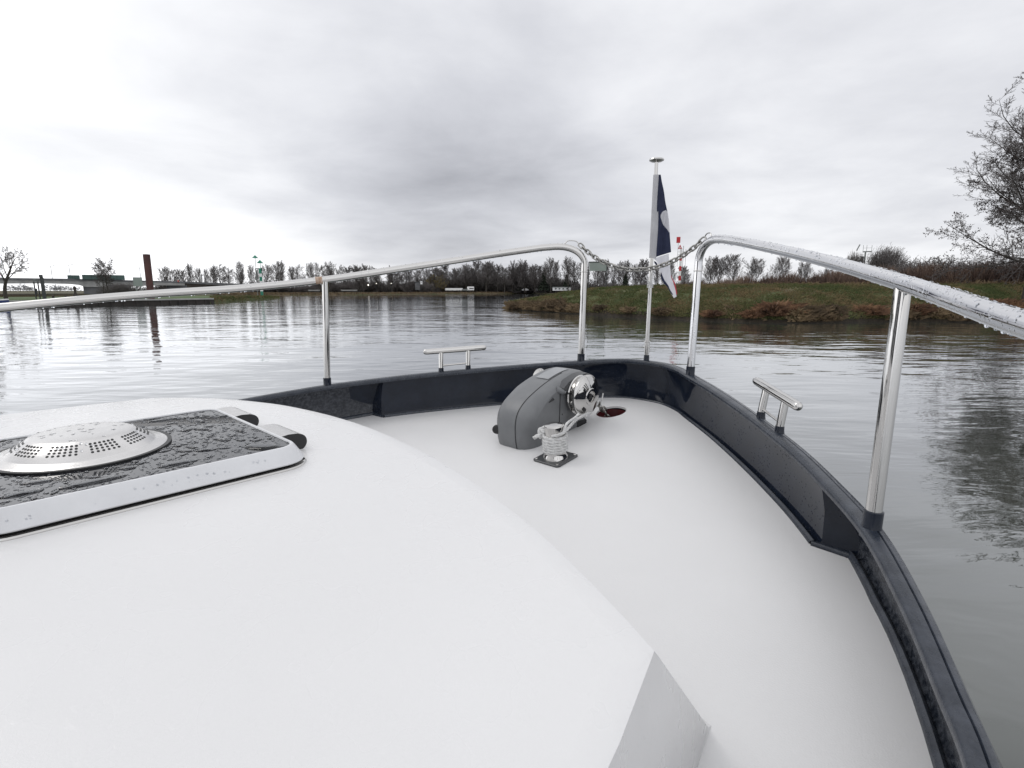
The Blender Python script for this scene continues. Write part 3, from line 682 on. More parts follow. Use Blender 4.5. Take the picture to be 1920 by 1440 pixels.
# ---- bollard with its plate
BC = Vector((.090,1.995,zdeck(2.015)+.011))
lean = Vector((0,-.118,1)).normalized()                                        # square to the sheer of the deck
mb = MB(); mb.lathe([(.062,.004),(.060,.016),(.052,.026),(.0495,.040),(.0485,.06),(.0485,.168),(.0475,.1715),(.044,.173),(.02,.1735)], BC, lean, 40)
boll = mb.obj('bollard', 'stainless', boat, 35, label='steel mooring bollard on a dark square plate')
Mp = Matrix.Translation(BC) @ lean.to_track_quat('Z','Y').to_matrix().to_4x4()
mb = MB(); rows = [[Mp @ p for p in rrect(-.078-e,.078+e,-.085-e,.085+e,.018,z)] for e,z in ((.0,.0),(.001,.006),(-.003,.0085))]
mb.grid(rows, close_u=True); mb.fan(rows[-1]); mb.obj('base_plate', 'windlass_dark', boll, 40)
for sx in (-1,1):
    for sy in (-1,1):
        mb = MB(); mb.lathe([(.0075,.008),(.007,.0115),(.003,.013)], Mp @ Vector((sx*.063,sy*.07,0)), lean, 12); mb.obj('screw', 'stainless', boll, 40)

# ---- flagstaff
FB = Vector((0,3.018,ztop(3.018))); FT = Vector((0,2.998,3.318))
mb = MB(); mb.tube([FB+Vector((0,0,.02)), FB.lerp(FT,.5), FT], [.0125,.0115,.0105], 16)
staff = mb.obj('flagstaff', 'stainless', boat, 50, label='slim steel flagstaff standing at the stem with a flat button cap')
mb = MB(); mb.lathe([(.010,-.004),(.030,.0),(.042,.006),(.043,.010),(.040,.016),(.025,.021),(.008,.022)], FT, (0,0,1), 32); mb.obj('cap', 'stainless', staff, 40)
mb = MB(); mb.lathe([(.019,-.02),(.0175,.004),(.0165,.035),(.013,.036)], FB, (0,0,1), 20); mb.obj('boot', 'navy_paint', staff, 40)
mb = MB(); q = FB.lerp(FT,.088); mb.lathe([(.0125,-.06),(.016,-.058),(.016,.012),(.020,.014),(.020,.020),(.0125,.022)], q, (FT-FB), 20)
mb.tube([q+Vector((-.022,-.006,-.018)), q+Vector((.024,-.006,-.018))], .0055, 8); mb.obj('clamp', 'stainless', staff, 40)
RIGHT = Vector(tuple(RB[0])); RIGHT.z = 0; RIGHT.normalize()                   # the way the flag trails
BACK = Vector((RIGHT.y,-RIGHT.x,0))                                            # towards the wheelhouse
flag = empty('flag', None, 'limp navy and white flag with a light grey sleeve hanging on the flagstaff', 'flag', mtx=BOAT)
SC = 3.2/1000.
def fl(px, py, dep=0.):
    """a spot of the cloth, measured across from the staff (3.2 mm a step)"""
    ax = FT+(FB-FT)*((py-303)/369.); xs = 1232-(py-298)*19/374.; return ax+RIGHT*((px-xs)*SC)+BACK*dep
def fold(p, q): return .010*math.sin((p-1228)*.20+q*.018)+.004*math.sin((p-1228)*.5+q*.05)
def sheet(mb, L_, Rr_, nu, off=0., mi=0):
    """cloth hanging between two edge lines"""
    n = 40; rows = []
    def at(E_, t_):
        x = t_*(len(E_)-1); i = min(int(x), len(E_)-2); return Vector(E_[i]).lerp(Vector(E_[i+1]), x-i)
    Ls = [Vector(p[:2]) for p in spline([(a,b_,0) for a,b_ in L_], 6)]; Rs = [Vector(p[:2]) for p in spline([(a,b_,0) for a,b_ in Rr_], 6)]
    for i in range(n+1):
        a, b_ = at(Ls, i/n), at(Rs, i/n); row = []
        for k in range(nu+1): q = a.lerp(b_, k/nu); row.append(fl(q.x, q.y, fold(q.x, q.y)+off))
        rows.append(row)
    mb.grid(rows, mi=mi)
mb = MB(); rows = []   # sleeve wrapped round the staff
for i in range(25):
    py = 326+(475-326)*i/24; xs = 1232-(py-298)*19/374.; wd = 8.6+1.2*math.sin(i*.5)*.3
    rows.append([fl(xs+x, py, dz) for x,dz in ((-5,.004),(-4.2,.011),(-1.5,.017),(2,.016),(5,.011),(wd-1,.006),(wd,.003),(wd,-.001),(4,-.012),(0,-.0165),(-3.8,-.011),(-5,.004))])
mb.grid(rows); mb.obj('sleeve', 'flag_sleeve', flag, 60)
mb = MB(); sheet(mb, [(1234,326),(1231.5,350),(1228,385),(1226.4,424),(1226,475)], [(1238.6,326),(1246.5,358),(1252.5,389),(1256,424),(1258.6,464)], 16)
mb.obj('navy_field', 'flag_navy', flag, 60)
mb = MB(); sheet(mb, [(1249.6,387.5),(1243,391),(1239.2,398),(1240.5,404),(1244,411),(1248.5,418),(1252,423),(1255,428)], [(1250.8,387.5),(1252.6,391),(1253.4,398),(1254,404),(1254.6,411),(1255.2,418),(1255.6,423),(1256,428)], 8, .0022)
mb.obj('white_emblem', 'flag_white', flag, 60)
mb = MB(); sheet(mb, [(1227,476),(1233,482),(1238,490),(1241,504),(1250,524),(1258,536),(1267,550)], [(1255,467),(1256,478),(1258,494),(1260.5,507),(1264,518),(1270,534),(1272,547)], 12, -.006)
mb.obj('white_field', 'flag_white', flag, 60)
mb = MB(); sheet(mb, [(1241,502),(1242.3,515),(1250,526),(1263.6,544)], [(1242,502),(1247,515),(1256,529),(1265,543)], 5, -.0035)
mb.obj('navy_hem', 'flag_navy', flag, 60)
mb = MB(); sheet(mb, [(1260.3,507),(1266,522),(1270,535),(1271.3,543)], [(1261,507),(1268.5,522),(1272,535),(1272.6,543)], 3, -.0035)
mb.obj('red_hem', 'flag_red', flag, 60)
mb = MB(); sheet(mb, [(1228,480),(1233,484),(1238,491)], [(1228,484.5),(1232.5,489),(1237.6,496)], 3, -.003); mb.obj('navy_hem', 'flag_navy', flag, 60)
mb = MB()
kz = fl(1220.4,526)
for k in range(3): mb.tube([kz+Vector((.016*math.cos(a),.016*math.sin(a),-.012+.008*k)) for a in np.linspace(0,6.28,17)], .0038, 7, cap=False)
mb.tube(spline([tuple(kz+RIGHT*-.006+BACK*.016), tuple(kz+RIGHT*-.02+BACK*.02+Vector((0,0,.03))), tuple(kz+RIGHT*-.036+BACK*.02+Vector((0,0,.055)))], 5), .0042, 7)
mb.tube(spline([tuple(kz+RIGHT*.002+BACK*.017), tuple(kz+RIGHT*.0+BACK*.02+Vector((0,0,.03))), tuple(kz+RIGHT*.010+BACK*.018+Vector((0,0,.075)))], 5), .0042, 7)
mb.tube(spline([tuple(kz+RIGHT*-.006+BACK*.018), tuple(kz+RIGHT*-.012+BACK*.022+Vector((0,0,-.03))), tuple(kz+RIGHT*-.010+BACK*.02+Vector((0,0,-.05)))], 5), .004, 7)
mb.obj('cord', 'white_rope', flag, 60)

# ---- chain between the rail ends
def link(mb, c_, t_, n_, L_, wd, r):
    b_ = t_.cross(n_); pts = []
    for k in range(20):
        a = 2*math.pi*k/20; x = (L_/2-wd/2)*(1 if math.cos(a) > 0 else -1)+wd/2*math.cos(a); pts.append(c_+t_*x+n_*(wd/2*math.sin(a)))
    rows = []
    for i in range(20):
        tg = (pts[(i+1)%20]-pts[i-1]).normalized(); o = b_; q = tg.cross(o)
        rows.append([pts[i]+o*(r*math.cos(2*math.pi*k/8))+q*(r*math.sin(2*math.pi*k/8)) for k in range(8)])
    mb.grid(rows, close_u=True, close_v=True)
def chain(mb, path, pitch, wd, r):
    # resample by arc length
    L_ = [0]
    for a, b_ in zip(path, path[1:]): L_.append(L_[-1]+(b_-a).length)
    n = int(L_[-1]/pitch)
    for k in range(n):
        s0 = (k+.5)*L_[-1]/n; i = max(0, min(len(path)-2, next((j for j in range(len(L_)-1) if L_[j+1] >= s0), len(path)-2)))
        f_ = (s0-L_[i])/max(1e-6, L_[i+1]-L_[i]); p = path[i].lerp(path[i+1], f_); t_ = (path[i+1]-path[i]).normalized()
        side = t_.cross(Vector((0,0,1))).normalized(); up_ = side.cross(t_)
        a = R_(38) if k % 2 else R_(-52); n_ = side*math.cos(a)+up_*math.sin(a)
        link(mb, p, t_, n_, pitch*1.0+2.0*r+.002, wd, r)
mb = MB(); path = []
for k in range(61):
    s = k/60*2-1; path.append(Vector((s*.398, 2.820+.02*(1-s*s), 2.856-.158*(math.cosh(1.25)-math.cosh(1.25*s))/(math.cosh(1.25)-1))))
chain(mb, path, .031, .0235, .0046)
ch = mb.obj('safety_chain', 'chain_galvanised', None, 60); ch.matrix_world = BOAT; tag(ch, 'sagging steel chain slung between the two bow rail ends', 'chain')
# ---- anchor chain from the wheel into the pipe
mb = MB(); ac = spline([(-.045,2.42,2.125),(-.045,2.475,2.04),(-.045,2.50,1.99),(-.048,2.56,1.935),(-.05,2.62,1.895),(-.05,2.665,1.85),(-.05,2.69,1.76)], 8)
chain(mb, ac[6:], .040, .030, .0058)
an = mb.obj('anchor_chain', 'anchor_chain_steel', None, 60); an.matrix_world = BOAT; tag(an, 'heavy chain running from the chain wheel down into the red deck hole', 'anchor chain')
mb = MB(); mb.tube([(-.07,2.66,1.82),(-.03,2.665,1.822)], .008, 10); mb.tube([(-.028,2.66,1.815),(.0,2.70,1.80)], .012, 10)
mb.obj('shackle_pin', 'stainless', an, 50)
# ---- rope: coils on the bollard, a knot, and the lead to the chain
def strand(mb, path, r, twist=55.):
    # laid rope: a three-lobed section turning as it runs
    S = [0]
    for a, b_ in zip(path, path[1:]): S.append(S[-1]+(b_-a).length)
    mb.tube(path, r, 18, shape=lambda a, i: 1+.42*abs(math.sin(1.5*(a-twist*S[i])))-.30)
mb = MB(); U1 = Vector((1,0,0)); U2 = lean.cross(U1).normalized(); path = []
turns = 5.0; N = 420; RR = .0545
for k in range(N+1):
    a = 2*math.pi*turns*k/N+1.2; h = .040+.070*(k/N)
    path.append(BC+lean*h+(U1*math.cos(a)+U2*math.sin(a))*RR)
strand(mb, path, .0080, 62.)
# a looser upper turn, slanting up to the lead
path = [BC+lean*(.118+.026*max(0,math.sin(a-2.6+1.57)))+(U1*math.cos(a)+U2*math.sin(a))*(.055+.004*math.sin(a)) for a in np.linspace(2.5,2.5+2*math.pi*1.02,90)]
strand(mb, path, .0085, 60.)
K = BC+lean*.125+Vector((-.050,-.030,0))                                       # knot
kn = [Vector((.012*math.sin(2*t_)+.010*math.cos(t_), .012*math.cos(3*t_)*.8, .020*math.sin(t_)+.006*math.sin(3*t_))) for t_ in np.linspace(0,6.0,90)]
strand(mb, [K+p for p in kn], .0085, 60.)
strand(mb, spline([tuple(K+Vector((.0,-.012,-.006))), tuple(K+Vector((-.014,-.02,-.012))), tuple(K+Vector((-.034,-.024,-.024)))], 10), .009, 60.)
strand(mb, spline([tuple(K+Vector((-.0,-.006,-.002))), tuple(K+Vector((.02,.0,.022))), tuple(K+Vector((.0,.012,.03))), tuple(K+Vector((-.012,.0,.012)))], 12), .0078, 60.)
lead = spline([tuple(BC+lean*.128+Vector((.02,-.05,0))), tuple(BC+lean*.140+Vector((.052,-.02,0))), tuple(BC+lean*.155+Vector((.055,.03,.0))), (.085,2.16,1.935), (.035,2.30,1.925),(-.015,2.45,1.93),(-.040,2.535,1.945)], 22)
strand(mb, lead, .0070, 60.)
strand(mb, spline([tuple(BC+lean*.150+Vector((.056,.0,0))), tuple(BC+lean*.185+Vector((.056,.03,0))), (.10,2.13,1.955), (.085,2.18,1.962)], 12), .0062, 60.)
strand(mb, spline([(.03,2.32,1.918),(.0,2.42,1.922),(-.03,2.50,1.93)], 16), .0080, 60.)   # splice, thicker
strand(mb, spline([(-.03,2.505,1.93),(-.03,2.535,1.955),(-.05,2.555,1.95),(-.055,2.53,1.93),(-.035,2.50,1.925)], 10), .008, 60.)
mb.tube([(-.018,2.545,1.925),(-.03,2.585,1.995)], .004, 8)
rp = mb.obj('mooring_rope', 'white_rope', None, 60); rp.matrix_world = BOAT; tag(rp, 'white laid rope coiled on the bollard and led to the anchor chain', 'rope')
print('boat done')

# ================================================================== WATER AND LAND (world frame: the camera looks along +y)
nr = np.random.default_rng(5)
mb = MB(); mb.add([(-9000,-3000,0),(9000,-3000,0),(9000,14000,0),(-9000,14000,0)], [(0,1,2,3)]); struct(mb, 'water', 'river_water', 0)
def GP(px, py): # where a line of sight meets the water
    v = RW.T @ np.array([(px-960)/F, 1, (720-py)/F]); t_ = -CAMH/v[2]; return Vector((v[0]*t_, v[1]*t_, 0))
def lerp_list(x, xs, ys): return float(np.interp(x, xs, ys))
from mathutils import noise as mnoise
# --- the grassy spit on the right
BPX = [951,956,966,985,1010,1060,1100,1180,1270,1390,1480,1600,1700,1800,1920,2100,2400,2800,3400]
BPY = [574.5,577.5,580,582,584,587,590,594.5,599,603,606,603.5,602.5,604,601,600,604,612,630]
def bank_front(px): return GP(px, lerp_list(px, BPX, BPY))
BF = lambda px: lerp_list(px, [951,960,985,1020,1060,1120,1200,1400,3400],[.16,.30,.42,.56,.74,.92,.99,1.,1.])
OFFS = [-.6,-.1,.12,.4,.8,1.4,2.2,3.2,4.5,6,7.5,9.5,12,15,19,26,40,70,110,135]
OFFZ = [-.8,-.15,.22,.58,.80,.98,1.20,1.48,1.85,2.25,2.6,2.9,3.02,3.06,3.08,3.1,3.1,3.0,2.0,-.6]
def bank_point(px, off, bump_=True):
    b = bank_front(px); d = math.hypot(b.x, b.y); k = BF(px)
    tipk = lerp_list(px, [951,1000,1100,1300],[.22,.45,.8,1.])
    w_ = mnoise.noise(Vector((b.x*.35, b.y*.35, 1.7)))*.9
    o = off*tipk+(w_ if off < 4 else w_*.4); q = b*((d+o)/d)
    z = float(np.interp(off, OFFS, OFFZ))*k
    if bump_ and off > .1: z += (mnoise.noise(Vector((q.x*.5,q.y*.5,0)))*.16+mnoise.noise(Vector((q.x*1.6,q.y*1.6,3)))*.07)*min(1, off*.6)*k
    return Vector((q.x, q.y, z))
mb = MB(); pxs = list(np.arange(951,1100,5))+list(np.arange(1100,2000,9))+list(np.arange(2000,3401,70))
offs2 = sorted(set(OFFS+[.25,.6,1.1,1.8,2.7,3.8,5.2,6.8,8.5,10.7,13.5,17,22]))
mb.grid([[bank_point(px, o) for px in pxs] for o in offs2])
mb.f = [f[::-1] for f in mb.f]
npx = len(pxs); mb.m = [1 if offs2[i//(npx-1)+1] <= .4 else 0 for i in range(len(mb.f))]
struct(mb, 'river_bank', ['bank_turf','bank_earth'], 60)
def blades(n, place, hl, wl, mats, name, lean_=.35, droop=0., seed=1, kind_stuff=True, pick=None):
    r = np.random.default_rng(seed); V = np.zeros((n,4,3)); 
    P = np.array([place(r) for _ in range(n)]); a = r.uniform(0, 2*np.pi, n); L = r.uniform(hl[0], hl[1], n)*(.6+.8*r.random(n)); wd = r.uniform(wl[0], wl[1], n)
    ln = r.normal(0, lean_, (n,2)); wx = np.stack([np.cos(a), np.sin(a), np.zeros(n)],1)*wd[:,None]
    mid = P+np.stack([ln[:,0]*L*.4, ln[:,1]*L*.4, L*.62],1); tip = P+np.stack([ln[:,0]*L*1.1, ln[:,1]*L*1.1, L*(1-droop*r.random(n))],1)
    V[:,0] = P-wx; V[:,1] = P+wx; V[:,2] = mid+wx*.7; V[:,3] = tip
    return V.reshape(-1,3), np.arange(n*4).reshape(n,4)
def stuff(name, V, Fc, mats, label, cat, mi=None):
    o = bpy.data.objects.new(name, fast_mesh(name, V, Fc, mats, mi)); COL.objects.link(o); o['kind'] = 'stuff'; return tag(o, label, cat)
def bp(px, off): p = bank_point(px, off); return (p.x, p.y, p.z-.03)
def pick_px(r, lo=952, hi=2150): return r.uniform(lo, hi)
def grass_at(r):
    while True:
        px = pick_px(r); o = .12+20*r.random()**1.6; c = mnoise.noise(Vector((px*.03, o*.8, 2.2)))
        if c > r.uniform(-.6,.15): return bp(px, o)
V1,F1 = blades(95000, grass_at, (.12,.34), (.005,.012), None, 'grass', .55, .45, 2)
stuff('grass', V1, F1, ['grass_blades'], 'rough green and brown grass covering the river bank', 'grass')
V1,F1 = blades(12000, lambda r: bp(pick_px(r,1560,2150), 4+20*r.random()), (.08,.22), (.006,.013), None, 'g', .5, .3, 12)
stuff('meadow_grass', V1, F1, ['green_blades'], 'fresh green grass on the flat top of the bank at right', 'grass')
def edge(r):
    px = pick_px(r); c = mnoise.noise(Vector((px*.021,4.4,0))); 
    while c < r.uniform(-.05,.35): px = pick_px(r); c = mnoise.noise(Vector((px*.021,4.4,0)))
    return bp(px, .05+1.5*r.random()**1.4)
V1,F1 = blades(16000, edge, (.2,.6), (.005,.012), None, 'reed', .6, .9, 3)
stuff('waterside_reeds', V1, F1, ['dry_reed'], 'dry brown reeds and dead stalks overhanging the water edge', 'reeds')
def tipreed(r): return bp(951+110*r.random()**1.8, .05+4*r.random())
V1,F1 = blades(4500, tipreed, (.25,.75), (.006,.014), None, 'reed', .45, .4, 9)
stuff('tip_reeds', V1, F1, ['dry_reed'], 'brown rushes covering the narrow tip of the bank', 'reeds')
clumps = [(1452,.9,1.25,'large rust brown bracken clump at the waterline'),(1412,.5,.75,'small pale brown bracken tuft left of the large rusty clump'),(1490,.8,.8,'dark brown clump touching the right side of the large rusty clump'),(1336,.5,.7,'brown tussock at the waterline just right of the right bow post'),(1243,.6,.8,'brown tussock at the waterline behind the flagstaff foot'),(1183,.6,.7,'tawny tussock at the waterline between left bow post and flagstaff'),(1128,1.0,.7,'dark brown tussock just right of the left bow post'),(1040,.8,.6,'brown rush clump left of the left bow post'),(968,.6,1.0,'brown rush clump on the very tip of the bank'),(1622,1.0,.95,'brown bracken left of the right rail post'),(1715,.9,1.0,'brown bracken just right of the right rail post'),(1757,.7,.8,'low brown bracken near the water below the right rail'),(1875,2.0,1.2,'tall tawny bracken left of the dark fence post')]
for i,(px,off,s_,lab) in enumerate(clumps):
    c = bank_point(px, off)
    def pl(r, c=c, s_=s_*.72):
        a = r.uniform(0,6.28); q = s_*1.1*math.sqrt(r.random()); return (q*math.cos(a)*1.25, q*math.sin(a), -.35+.55*s_*(1-(q/(s_*1.1))**2))
    s_ *= .72
    V1,F1 = blades(2600, pl, (.30*s_,.95*s_), (.005,.016), None, 'b', .62, .8, 40+i)
    o = bpy.data.objects.new('bracken_clump', fast_mesh('bracken_clump', V1, F1, ['bracken' if i in (0,1,3,9,10,12) else 'dry_reed'])); COL.objects.link(o); o.location = c
    tag(o, lab, 'bracken', 'bracken clumps along the bank')
# --- quay, island and the land beyond
def land(name, pts, rows, m_, back=None):
    mb = MB(); grid = []
    for off, z in rows:
        r = []
        for px, d, k in pts:
            b = G(px, d); q = b*((d+off)/d); r.append(Vector((q.x, q.y, z*k if z > 0 else z)))
        grid.append(r)
    mb.grid(grid); mb.f = [f[::-1] for f in mb.f]; return struct(mb, name, m_, 60)
def dens(pts, n=6):
    out = []
    for a, b in zip(pts, pts[1:]):
        for k in range(n): t_ = k/n; out.append(tuple(a[i]+(b[i]-a[i])*t_ for i in range(3)))
    return out+[pts[-1]]
QP = dens([(-900,118,1),(-300,117,1),(0,118,1),(160,119,1),(300,124,1),(400,131,1)])
land('quay_ground', QP, [(.05,.98),(1.2,1.02),(1.6,1.06),(20,1.1),(60,1.1),(75,-.6)], 'quay_grass')
IP = dens([(392,130,1),(430,146,.9),(470,168,.8),(500,186,.7),(516,198,.45),(524,206,.1)], 8)
land('island', IP, [(-.5,-.5),(0,.1),(.5,.55),(2,.9),(6,1.2),(14,1.2),(26,.8),(32,-.6)], 'bank_turf')
FP = dens([(-1500,300,1),(-300,300,1),(200,305,1),(400,310,1),(560,322,1),(640,328,1),(800,395,1),(940,455,1),(1010,500,1),(1200,540,1),(1500,560,1),(2000,600,1),(3000,600,1)], 10)
land('far_land', FP, [(-1,-.6),(0,.1),(.8,.5),(3,1.0),(10,1.3),(60,1.5),(400,1.6),(9000,1.9)], 'meadow')
def ip(r):
    px = r.uniform(395,523); d = lerp_list(px,[392,430,470,500,516,524],[130,146,168,186,198,206]); o = r.uniform(.0,9); q = G(px, d+o)
    return (q.x, q.y, min(o*.5,.9)*lerp_list(px,[392,500,524],[1,.7,.1]))
V1,F1 = blades(7000, ip, (.25,.6), (.03,.07), None, 'g', .5, .4, 21); stuff('island_grass', V1, F1, ['grass_blades'], 'rough grass on the low point under the green beacon', 'grass')
def fp(r):
    px = r.uniform(395,1120); d = lerp_list(px,[400,560,640,800,940,1010,1200],[310,322,328,395,455,500,540]); o = 9*r.random()**1.5; q = G(px, d+o+.3); return (q.x,q.y,min(1.1,o*.35+.2))
V1,F1 = blades(16000, fp, (.35,.8), (.06,.14), None, 'g', .4, .3, 22); stuff('far_reeds', V1, F1, ['dry_reed'], 'brown reed belt along the far shore', 'reeds')
mb = MB(); rows = []
wallpts = [G(px, d-.02) for px, d, k in QP]
mb.grid([[p+Vector((0,0,z)) for p in wallpts] for z in (.78,-.8)]); 
for a,b in zip(wallpts, wallpts[1:]):
    n = max(1,int((b-a).length/1.2))
    for k in range(n): q = a.lerp(b,k/n); mb.box((q.x-.18,q.y-.2,-.8),(q.x+.18,q.y+.05,.76))
qw = mb.obj('quay_wall', 'sheet_pile', None, 0); tag(qw, 'dark sheet pile quay wall with pale concrete coping', 'quay wall')
mb = MB(); mb.grid([[p*1.0+p.normalized()*o+Vector((0,0,z)) for p in wallpts] for o,z in ((-.35,.78),(-.35,1.0),(-.3,1.03),(1.4,1.03),(1.4,.78))]); mb.obj('coping', 'concrete', qw, 30)

# ================================================================== TREES
def seg_mesh(segs, mats, name, twl=.03, leaves=None, leafmat=None):
    """segs: list of (p0, p1, r0, r1, sides)"""
    V = []; Fq = []; o = 0
    for sides in (3,5,7):
        S_ = [s for s in segs if s[4] == sides]
        if not S_: continue
        P0 = np.array([s[0] for s in S_]); P1 = np.array([s[1] for s in S_]); R0 = np.array([s[2] for s in S_])[:,None]; R1 = np.array([s[3] for s in S_])[:,None]
        D = P1-P0; D /= np.linalg.norm(D,axis=1,keepdims=True)+1e-9; ref = np.where(np.abs(D[:,2:3]) > .9, np.array([[1.,0,0]]), np.array([[0,0,1.]]))
        U = np.cross(D, ref); U /= np.linalg.norm(U,axis=1,keepdims=True); Wv = np.cross(D,U); n = len(S_)
        ring0 = np.stack([P0+R0*(U*math.cos(2*math.pi*k/sides)+Wv*math.sin(2*math.pi*k/sides)) for k in range(sides)],1)
        ring1 = np.stack([P1+R1*(U*math.cos(2*math.pi*k/sides)+Wv*math.sin(2*math.pi*k/sides)) for k in range(sides)],1)
        vv = np.concatenate([ring0, ring1],1).reshape(-1,3); base = (np.arange(n)*2*sides)[:,None]+o
        for k in range(sides): Fq.append(np.stack([base[:,0]+k, base[:,0]+(k+1)%sides, base[:,0]+sides+(k+1)%sides, base[:,0]+sides+k],1))
        V.append(vv); o += len(vv)
    nb = sum(len(f) for f in Fq)
    if leaves is not None and len(leaves):
        V.append(leaves.reshape(-1,3)); Fq.append(np.arange(len(leaves)*4).reshape(-1,4)+o)
    V = np.concatenate(V); Fq = np.concatenate(Fq); mi = np.zeros(len(Fq), int); mi[nb:] = 1
    return fast_mesh(name, V, Fq, mats+([leafmat] if leafmat else []), mi if leafmat else None)
def leaf_quads(P, size, r, squash=1.):
    n = len(P); a = r.normal(size=(n,3)); a /= np.linalg.norm(a,axis=1,keepdims=True); b = np.cross(a, r.normal(size=(n,3))); b /= np.linalg.norm(b,axis=1,keepdims=True)
    s = (size*(.5+r.random(n)))[:,None]; a = a*s; b = b*s*.6*squash
    return np.stack([P-a, P-b, P+a, P+b],1)
class Tree:
    def __init__(s, seed): s.r = random.Random(seed); s.wood = []; s.twig = []; s.tips = []
    def branch(s, p, d, L, r, lvl, cfg):
        cfg = {k: (v+(v[-1],)*3 if isinstance(v, tuple) and k != 'n' else v) for k, v in cfg.items()} if lvl == 0 or '_x' not in cfg else cfg; cfg['_x'] = 1
        n = cfg['seg'][lvl]; q = Vector(p); d = Vector(d).normalized(); pts = [q.copy()]; R = s.r
        for i in range(n):
            d = (d+Vector((R.gauss(0,1),R.gauss(0,1),R.gauss(0,1)))*cfg['wob'][lvl]+Vector((0,0,cfg['up'][lvl]))).normalized(); q = q+d*(L/n); pts.append(q.copy())
        tgt = s.wood if lvl <= 1 else s.twig
        for i in range(n):
            r0 = r*(1-i/n)**.8+r*.12; r1 = r*(1-(i+1)/n)**.8+r*.12
            tgt.append((tuple(pts[i]), tuple(pts[i+1]), max(r0,cfg['rmin']), max(r1,cfg['rmin']), (7,5,3,3,3)[lvl]))
        if lvl >= 2: s.tips.append(pts[-1]); s.tips.append(pts[len(pts)//2])
        if lvl+1 >= len(cfg['n']): return
        for k in range(cfg['n'][lvl+1]):
            f = cfg['start'][lvl]+(1-cfg['start'][lvl])*((k+R.random())/cfg['n'][lvl+1])
            x = f*n; i = min(int(x), n-1); b = pts[i].lerp(pts[i+1], x-i); dd = (pts[i+1]-pts[i]).normalized()
            az = k*2.4+R.uniform(-.5,.5); u = dd.orthogonal().normalized(); w = dd.cross(u); an = R_(cfg['ang'][lvl]+R.uniform(-12,12))
            nd = dd*math.cos(an)+(u*math.cos(az)+w*math.sin(az))*math.sin(an)
            ln = L*cfg['len'][lvl]*(cfg['shape'](f) if lvl == 0 else (1.1-.6*f))*R.uniform(.75,1.15)
            s.branch(b, nd, ln, max(r*(1-f*.75)*cfg['rad'][lvl], cfg['rmin']), lvl+1, cfg)
def cfg_tree(**k):
    c = dict(seg=(9,5,4,3,2), wob=(.04,.10,.14,.18,.2), up=(.02,.12,.10,.06,.03), n=(1,16,8,6,4), start=(.25,.2,.15,.15,.1), ang=(45,38,40,42,40), len=(.42,.42,.45,.5,.5), rad=(.42,.5,.5,.6,.6), rmin=.014, shape=lambda f: 1.15-.75*f)
    c.update(k); return c
def tree_proto(seed, H, r, cfg, name, tw='twigs', leaf=None, leafn=0, leafs=.1, lean_=(0,0,1)):
    t_ = Tree(seed); t_.branch((0,0,-.3), lean_, H, r, 0, cfg)
    lv = None
    if leaf:
        rr = np.random.default_rng(seed); T_ = np.array([tuple(p) for p in t_.tips]); P = T_[rr.integers(0,len(T_),leafn)]+rr.normal(0,leafs*1.6,(leafn,3)); lv = leaf_quads(P, leafs, rr)
    return seg_mesh(t_.wood, ['bark'], 'trunk'), seg_mesh(t_.twig, [tw], 'crown', leaves=lv, leafmat=leaf)
def top_of(me):
    a = np.empty(len(me.vertices)*3, np.float32); me.vertices.foreach_get('co', a); return float(np.percentile(a[2::3], 99.7))
def put_tree(meshes, loc, label, group, H=1., rz=0., wide=1., name='bare_tree', cat='tree'):
    e = empty(name, loc, label, cat, group); e.rotation_euler[2] = rz; e.scale = (H*wide, H*wide, H)
    for nm_, me in zip(('trunk','crown'), meshes):
        o = bpy.data.objects.new(nm_, me); COL.objects.link(o); o.parent = e
    return e
# unit trees are built 20 m high and scaled
POP = [tree_proto(100+i, 20, .30, cfg_tree(n=(1,26,10,7,4), ang=(36,32,36,38), len=(.44,.44,.44,.5), wob=(.03,.07,.10,.12,.14), up=(.03,.16,.12,.08), start=(.18,.15,.12,.1), rmin=.028, shape=lambda f: .75+.9*f-1.15*f*f), 'poplar') for i in range(4)]
RND = [tree_proto(120+i, 17, .36, cfg_tree(n=(1,20,10,7,4), wob=(.03,.08,.11,.13,.14), ang=(52,42,42,44), len=(.52,.45,.45,.5), up=(.03,.10,.08,.04), start=(.20,.2,.15,.1), rmin=.030, shape=lambda f: 1.05-.55*f), 'round') for i in range(3)]
SPA = [tree_proto(140+i, 17, .22, cfg_tree(n=(1,26,11,8,5), wob=(.02,.05,.07,.09,.10), ang=(36,28,30,32), len=(.50,.46,.44,.5), up=(.03,.17,.12,.08), start=(.24,.2,.15,.1), rmin=.016, shape=lambda f: .8+.8*f-1.1*f*f), 'lone', tw='twigs') for i in range(2)]
DEN = [tree_proto(150+i, 18, .34, cfg_tree(n=(1,26,10,8,4), ang=(44,40,42,44), len=(.42,.46,.46,.5), up=(.03,.12,.08,.04), start=(.10,.15,.1,.1), rmin=.040, shape=lambda f: .9+.5*f-1.0*f*f), 'dense') for i in range(3)]
tr = random.Random(77); LZ = 1.45
def far_tree(px, ytop, d, proto, label, group, name='bare_tree', wide=1., base=LZ, Hp=20., cat='tree'):
    px += tr.uniform(-6,6) if d < 700 and d != 330 else 0; ytop += tr.uniform(-5,9) if cat == 'tree' and d > 335 and d < 700 else 0; wide *= tr.uniform(.8,1.3); z = HT(px, ytop, d)-base; return put_tree(proto, G(px, d, base), label, group, z/top_of(proto[1]), tr.uniform(0,6.28), wide, name, cat)
HP = lambda pr: 19.5
LB = 'bare grey tree in the far row left of the green beacon'
